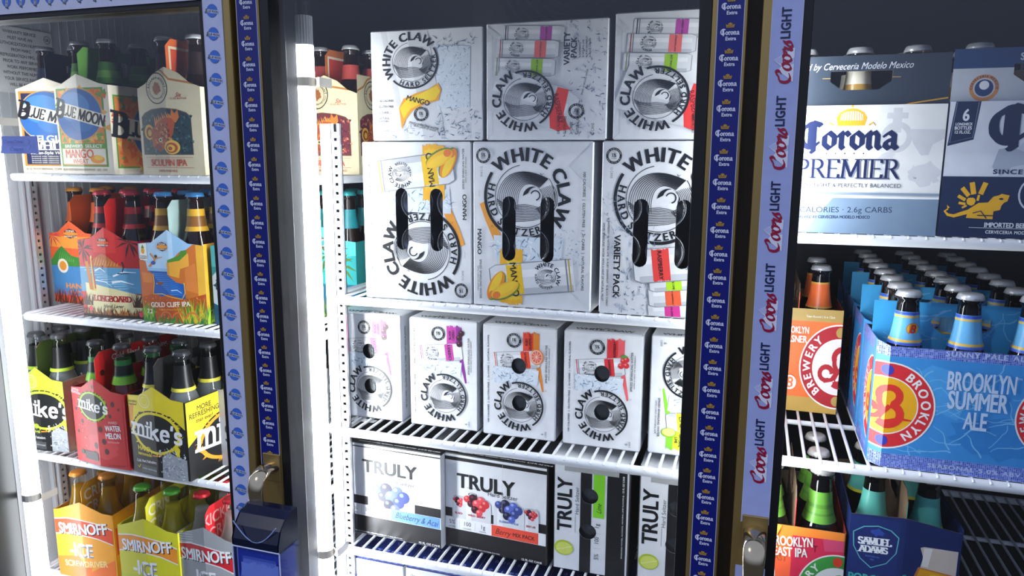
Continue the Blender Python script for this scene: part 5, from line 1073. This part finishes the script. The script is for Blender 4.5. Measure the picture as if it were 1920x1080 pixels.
HA = Art(190, 214, (0, 0, 190, 214)); HA.rect('#2d3744', 0, 0, 190, 60); HA.text('#cdd2da', 'Brewed by Cerveceria Modelo Mexico', 80, 13, 11, 0, .8, 0, shear=.3, fit=140); HA.line('#d8a02c', [(110, 72), (150, 58), (190, 52)], 1.6)
HA.line('#b08a4a', [(52, 27), (138, 27)], .8)
prem = ('#c9b48a', '#c9cbcf', ((.158, .198, '#d8d2c0'), (.165, .180, '#b98f3a')), '#c89a3a')
carrier('beer_carrier', 'white and silver long six-pack with navy blackletter, top right shelf', 'six-pack carriers in the right case', .112, 1.0, R0, 0, .19, .125, [(0, .155), (.19, .155)], '#eeeeec', A, handle=('#2d3744', 'x', .003), hh=.213, harts=HA, kind=prem, who='white and silver six-pack', bulge=0, cols=3, rows=2, side='#7d93ab')
A = Art(190, 157, (1255, 60, 2430, 985)); A.rect('#c9d0de', *A.fr); A.poly('#dfe3ec', [(1255, 60), (1900, 60), (1600, 560), (1255, 560)]); A.poly('#b0b8c8', [(1590, 380), (1680, 365), (1750, 400), (1760, 480), (1680, 500), (1620, 560), (1560, 500)])
A.rect('#16284c', 1255, 565, 2430, 985); A.poly('#16284c', [(1292, 60), (1450, 60), (1425, 315), (1262, 358)]); A.line('#8fa0c0', [(1300, 64), (1275, 335), (1418, 300), (1436, 64)], 3)
A.text('#e6eaf2', '6', 1363, 148, 110, 2, .8); A.text('#e6eaf2', 'LONGNECK', 1355, 210, 26, 2, .8, fit=108); A.text('#e6eaf2', 'BOTTLES', 1352, 236, 32, 2, .8, fit=110); A.text('#e6eaf2', '12 FL.OZ.', 1350, 264, 28, 2, .8, fit=105)
A.nib('#16284c', 'Corona', 1520, 340, 240, BL, .22, .1, 40, False, al='l', cond=1.15, sp=.04, caps=.9); A.text('#16284c', 'SINCE 1925', 1750, 530, 44, 2, 1.05, sp=.16, fit=380)
y_ = '#f0b41c'
A.poly(y_, [(1430, 850), (1440, 790), (1500, 745), (1560, 740), (1590, 700), (1625, 690), (1660, 695), (1690, 690), (1680, 730), (1650, 745), (1640, 790), (1600, 800), (1600, 855)]); A.poly(y_, [(1580, 735), (1610, 700), (1640, 680), (1690, 690), (1660, 740), (1640, 770), (1600, 790)])
A.line(y_, [(1460, 800), (1400, 820), (1350, 838), (1310, 830), (1288, 805), (1310, 790)], 30, 10); A.poly(y_, [(1305, 790), (1300, 762), (1320, 780)])
for a, b, w_, r in ((1410, 670, 26, -40), (1455, 645, 30, -12), (1520, 645, 30, 18), (1390, 712, 20, -60), (1395, 750, 16, -80), (1412, 772, 12, 60), (1495, 710, 14, 8)):
    A.push(a, b, -r); A.rect(y_, -w_*.55, -w_*1.4, w_*.55, w_*1.4); A.pop()
A.blob(y_, 1450, 735, 30, 28, .15); A.line('#16284c', [(1470, 815), (1520, 800), (1560, 850)], 7); A.line('#16284c', [(1500, 830), (1600, 830)], 7); A.ell('#16284c', 1640, 715, 14, 7)
A.text('#e6eaf2', 'IMPORTED BEER', 1550, 893, 46, 2, .85, al='l'); A.line('#e6eaf2', [(1455, 915), (2100, 918)], 3); A.text('#e6eaf2', 'CERVECERIA MODELO', 1563, 942, 32, 2, .85, al='l', sp=.06); A.ell('#c9d0de', 1850, 680, 110, 120); A.ell('#16284c', 1850, 680, 98, 108); A.ell('#c9d0de', 1850, 650, 30, 30)
HA = Art(190, 216, (0, 0, 190, 216)); HA.rect('#23406e', 0, 0, 190, 22); HA.rect('#c3c7d0', 0, 22, 190, 100); HA.text('#c9d0dc', 'SIX PACK', 66, 10, 11, 2, .9, al='l'); HA.ell('#d8904a', 33, 44, 15); HA.ell('#c3c7d0', 33, 44, 11); HA.ell('#23406e', 33, 44, 9.5); HA.ell('#e8e8ee', 33, 41, 5); HA.arctext('#23406e', 'CERVECERIA MEXICO', 33, 44, 13, 190, -10, 3.5, 2)
carrier('beer_carrier', 'navy and silver long six-pack with a yellow gryphon, at the right edge', 'six-pack carriers in the right case', .304, 1.0, R0, 0, .19, .125, [(0, .157), (.19, .157)], '#c9d0de', A, handle=('#23406e', 'x', .003), hh=.216, harts=HA, kind=prem, who='gryphon six-pack', bulge=0, cols=3, rows=2, side='#8fa6c8')
def bbadge(A, x, y, r, ring, inn, b, dots=None, txt='#f4f2ee', words=('BROOKLYN', 'BREWERY'), ry=None):
    A.push(x, y, 0, 1, (ry or r)/r); A.ell('#f4f2ee', 0, 0, r, n=48); A.ell(ring, 0, 0, r*.965, n=48); A.ell('#f4f2ee', 0, 0, r*.665, n=40); A.ell(inn, 0, 0, r*.64, n=40)
    A.arctext(txt, words[1], 0, 0, r*.815, 235, 125, r*.27, 2, True, .95); A.arctext(txt, words[0], 0, 0, r*.815, 62, -62, r*.27, 2, True, .95)
    if dots: A.ell(dots, 0, -r*.81, r*.12); A.ell(dots, 0, r*.81, r*.12)
    L = lambda P, w, w2=None: A.line(b, [(p*r, q*r) for p, q in P], w*r, (w2 or w)*r)
    A.lines(b, [([(p*r, q*r) for p, q in arcp(.08, -.22, .2, -.2, 200, -60, 12)], .13*r, .16*r)]); L([(-.12, -.3), (-.1, -.05), (-.02, .12), (-.12, .3)], .1, .14)
    A.lines(b, [([(p*r, q*r) for p, q in arcp(.06, .2, .26, -.24, 80, -130, 12)], .16*r, .17*r), ([(p*r, q*r) for p, q in arcp(-.3, .16, .16, -.16, 0, 300, 12)], .13*r, .1*r)]); L([(-.1, .42), (.1, .36), (.3, .28), (.55, .3)], .14, .03); L([(-.35, .34), (-.15, .3), (.1, .0)], .1)
    A.pop()
def mosaic(A, x0, y0, x1, y1, s, sl=0):
    rn = random.Random(int(x0+y0)); cs = {'#3f5cc8': [], '#5d7ad8': [], '#8b9fe4': [], '#2f47a8': []}; A.rect('#b9c4ee', x0, y0, x1, y1); k = list(cs)
    for j in range(int((y1-y0)/s)):
        for i in range(int((x1-x0)/s)): cs[k[rn.choice((0, 0, 1, 1, 2, 3))]].append([(x0+i*s+s*.08, y0+j*s+s*.08), (x0+i*s+s*.92, y0+j*s+s*.08), (x0+i*s+s*.92, y0+j*s+s*.92), (x0+i*s+s*.08, y0+j*s+s*.92)])
    for c in k: A.add(c, cs[c])
def water(A, x0, y0, x1, y1, n=26, seed=3, w=2.2):
    rn = random.Random(seed); M = []
    for i in range(n):
        x, y = rn.uniform(x0, x1), rn.uniform(y0, y1); P = []; a = rn.uniform(-.6, .9)
        for k in range(9): P.append((x, y)); a += rn.uniform(-.5, .5); x += (x1-x0)*.025*math.cos(a); y += (x1-x0)*.025*math.sin(a)
        M.append((P, w*.3, w*rn.uniform(.4, 1)))
    A.lines('#7cc0ee', M); 
def summer_art():
    A = Art(205, 163, (0, 0, 205, 163)); A.rect('#3f94dc', 0, 0, 205, 163); A.blob('#4ea4e6', 70, 60, 60, 30, .2); A.blob('#3486cf', 150, 110, 60, 26, .2); water(A, 15, 25, 200, 140, 40)
    mosaic(A, 0, 0, 205, 17.6, 2.2); mosaic(A, 0, 145, 205, 163, 2.2); bbadge(A, 13, 82, 57, '#de3038', '#f6b21c', '#e2362c', '#3b46b4'); bbadge(A, 205, 82, 50, '#de3038', '#f6b21c', '#e2362c', '#3b46b4')
    A.text('#c3d0f4', 'SUNNY PALE ALE', 120, 9, 9, 2, 1.3, sp=.12, fit=88); A.text('#c3d0f4', 'SEASONAL 5.0% ABV', 118, 154, 8, 2, 1.3, sp=.12, fit=100)
    A.text('#c8dcf4', 'BROOKLYN', 116, 42, 33, 2, .7, fit=74); A.text('#c8dcf4', 'SUMMER', 114, 66, 32, 2, .7, fit=64); A.text('#c8dcf4', 'ALE', 114, 91, 32, 2, .7, fit=25); A.text('#c8dcf4', 'TM', 155, 34, 4, 1)
    return A
SS_ = Art(95, 163, (0, 0, 95, 163)); SS_.rect('#3f94dc', 0, 0, 95, 163); mosaic(SS_, 0, 0, 95, 17.6, 2.2); mosaic(SS_, 0, 145, 95, 163, 2.2); water(SS_, 0, 20, 95, 140, 14); bbadge(SS_, 100, 82, 57, '#de3038', '#f6b21c', '#e2362c', '#3b46b4')
HA = Art(205, 214, (0, 0, 205, 214)); HA.rect('#3fa4dc', 0, 0, 205, 80); water(HA, 0, 0, 205, 60, 26)
def sumbot():
    key = ('black', '#c9cbcf', 'summer', None)
    k2 = AMB('#c9cbcf', (.156, .198, '#6ab6e6'), (.194, .197, '#3f5cc8'), (.190, .193, '#e8b84a'), (.1555, .1585, '#3f5cc8'), (.1595, .1625, '#e8b84a'))
    return ('black', k2[1], k2[2] if False else ((.156, .198, '#6ab6e6'), (.194, .1975, '#3f5cc8'), (.1905, .193, '#e8b84a'), (.156, .159, '#3f5cc8'), (.160, .163, '#e8b84a')), None)
for k, y in enumerate((1.0, 1.132, 1.264, 1.396)):
    t = carrier('beer_carrier', 'pool-blue summer ale six-pack, %s in the row from the front' % ('first', 'second', 'third', 'fourth')[k], 'six-pack carriers in the right case', .157+.1025+.001*k, y, R1, 0, .205, .125, [(0, .163), (.014, .158), (.191, .158), (.205, .163)], '#3f94dc', summer_art() if k == 0 else None, artL=SS_, handle=('#3fa4dc', 'x'), hh=.205, harts=HA if k < 3 else None, kind=sumbot(), who='%s summer ale six-pack' % ('first', 'second', 'third', 'fourth')[k], bulge=0, cols=3, rows=2, ch=.014)
# round badges on the neck labels of the front row
for i in (0, 2):
    A = Art(16, 16, (-8, -8, 8, 8)); A.ell('#c8402c', 0, 0, 7.6); A.ell('#f0bc2c', 0, 0, 7); A.nib('#d8382c', 'B', 0, 4.6, 9, SF, .22, .16, 30, False, -15)
    for o in bpy.data.objects:
        if o.get('label') == 'front %s bottle in the first summer ale six-pack' % ('left', 'centre', 'right')[i]:
            rr = rad(.177)+.0011; th0 = math.radians(-72 if i == 0 else -60)
            A.emit([c for c in o.children if c.name.startswith('neck_label')][0], lambda u, v, dz, G: ((rr+dz)*math.cos(th0+(u-.008)/rr), (rr+dz)*math.sin(th0+(u-.008)/rr), .169+v) if True else 0)
A = Art(127, 163, (-165, 555, 575, 1350)); A.rect('#f4722c', *A.fr); A.rect('#b99a52', -165, 555, 575, 648); A.text('#f0e8d0', 'Year-Round | 6 x 12oz', 390, 608, 24, 1, .9, fit=236); A.rect('#c8a04a', -165, 1235, 575, 1350)
A.text('#f4ece0', 'BROOKLYN', 180, 715, 74, 2, .6, fit=245); A.text('#f4ece0', 'PILSNER', 190, 785, 74, 2, .6, fit=200); bbadge(A, 565, 985, 325, '#b3242c', '#ece8e4', '#b3242c', '#b99a52', words=('BROOKLYN', 'BREWERY')); A.ell('#f4ece0', 170, 1125, 56); A.nib('#f4722c', 'B', 168, 1160, 70, SF, .2, .12, 30, False, -12)
carrier('beer_carrier', 'orange pilsner six-pack with gold bands at the back, by the right door frame', 'six-pack carriers in the right case', .0725, 1.193, R1, 0, .127, .19, [(0, .163), (.127, .163)], '#f4722c', A, handle=('#e8502c', 'y'), hh=.20, kind=('black', '#c9cbcf', ((.158, .198, '#f0743a'), (.195, .198, '#d8a84a'), (.158, .1605, '#d8a84a')), None), who='orange pilsner six-pack', bulge=.003, rows=2, missing=((0, 0),), side='#7a2c1c')
A = Art(127, 150, (-35, 572, 705, 1350)); A.rect('#f08a34', *A.fr); A.poly('#f8b040', [(-35, 572), (250, 572), (200, 700), (-35, 760)]); A.poly('#d83050', [(330, 640), (705, 640), (705, 900), (330, 960)]); A.poly('#e05078', [(550, 640), (705, 640), (705, 720), (570, 730)]); A.poly('#e8603a', [(-35, 760), (330, 760), (330, 1350), (-35, 1350)])
for s_, x, y in (('T', 500, 720), ('COAST', 210, 820), ('IPA', 560, 860), ('EAST', 620, 800)): A.text('#a85020' if x < 400 else '#8a1c34', s_, x, y, 70, 2, .8)
bbadge(A, 670, 1035, 290, '#3f9a44', '#f4f2ee', '#3f9a44', '#e8462c'); bbadge(A, 30, 960, 190, '#3f9a44', '#f4f2ee', '#3f9a44')
A.text('#f8f4ec', 'BROOKLYN', 325, 685, 100, 2, .6, 4, fit=312); A.text('#f8f4ec', 'EAST IPA', 318, 765, 96, 2, .6, 4, fit=250)
carrier('beer_carrier', 'orange and crimson east coast ale six-pack, bottom right shelf', 'six-pack carriers in the right case', .075, 1.0, R2, 0, .129, .19, [(0, .148), (.129, .148)], '#f08a34', A, handle=('#e03a3c', 'y'), hh=.20, kind=('black', '#c9c4c0', ((.150, .192, '#6aa83c'), (.160, .175, '#5a9034')), None), who='orange and crimson ale six-pack', bulge=.004, side='#8a2a1c')
A = Art(127, 176, (700, 440, 1480, 1400)); A.rect('#1b2b62', *A.fr); A.rect('#20306c', 700, 440, 1062, 1400)
sh = [(725, 560), (800, 510), (905, 492), (1000, 512), (1060, 560), (1050, 680), (985, 770), (875, 822), (790, 760), (735, 670)]
A.poly('#5fb4ba', sh); A.poly('#1f2c68', [(892+(a-892)*.955, 655+(b-655)*.955) for a, b in sh]); A.blob('#2f4aa0', 905, 545, 46, 28, .35)
A.nib('#e8ecf0', 'SAMUEL', 890, 640, 50, SF, .27, .12, 0, True, 3, cond=1.02, sp=.0); A.nib('#e8ecf0', 'ADAMS', 885, 700, 46, SF, .27, .12, 0, True, 3, cond=1.05, sp=.0); A.text('#4a6ac0', 'BOSTON MA', 880, 732, 18, 1); A.text('#4a6ac0', '1984', 878, 755, 16, 1)
A.text('#3fb0a8', 'PORCH', 850, 905, 90, 2, .7, 2, fit=270); A.text('#3fb0a8', 'ROCKER', 850, 985, 90, 2, .7, 2, fit=300)
A.poly('#d9c9b8', [(1215, 610), (1240, 600), (1480, 606), (1480, 800), (1225, 760), (1240, 680)]); A.poly('#c8783a', [(1212, 755), (1480, 790), (1480, 1400), (1240, 1400), (1170, 1000), (1180, 850)]); A.poly('#f0a81c', [(1225, 765), (1480, 800), (1480, 1400), (1260, 1400), (1195, 1000), (1200, 860)]); A.poly('#f8cc3a', [(1300, 800), (1400, 800), (1420, 1300), (1320, 1300)]); A.poly('#f4ece0', [(1240, 610), (1300, 606), (1280, 750), (1235, 745)])
A.poly('#2f9a98', [(1080, 886), (1110, 830), (1135, 825), (1130, 886)]); leaves(A, 1080, 1140, 890, 50, ('#5ac0b8', '#1f7a7c'), 8)
SA = Art(190, 176, (0, 0, 190, 176)); SA.rect('#1b2b62', 0, 0, 190, 176)
carrier('beer_carrier', 'navy porch beer six-pack with a beer glass picture, bottom right shelf', 'six-pack carriers in the right case', .2075, 1.0, R2, 0, .13, .19, [(0, .178), (.065, .182), (.130, .170)], '#1b2b62', A, artR=SA, handle=('#3f9a88', 'y'), hh=.215, kind=('black', '#c9c4c0', ((.154, .196, '#5fb8a8'), (.154, .158, '#e0d83a')), None), who='navy porch beer six-pack', bulge=.003, rows=2)
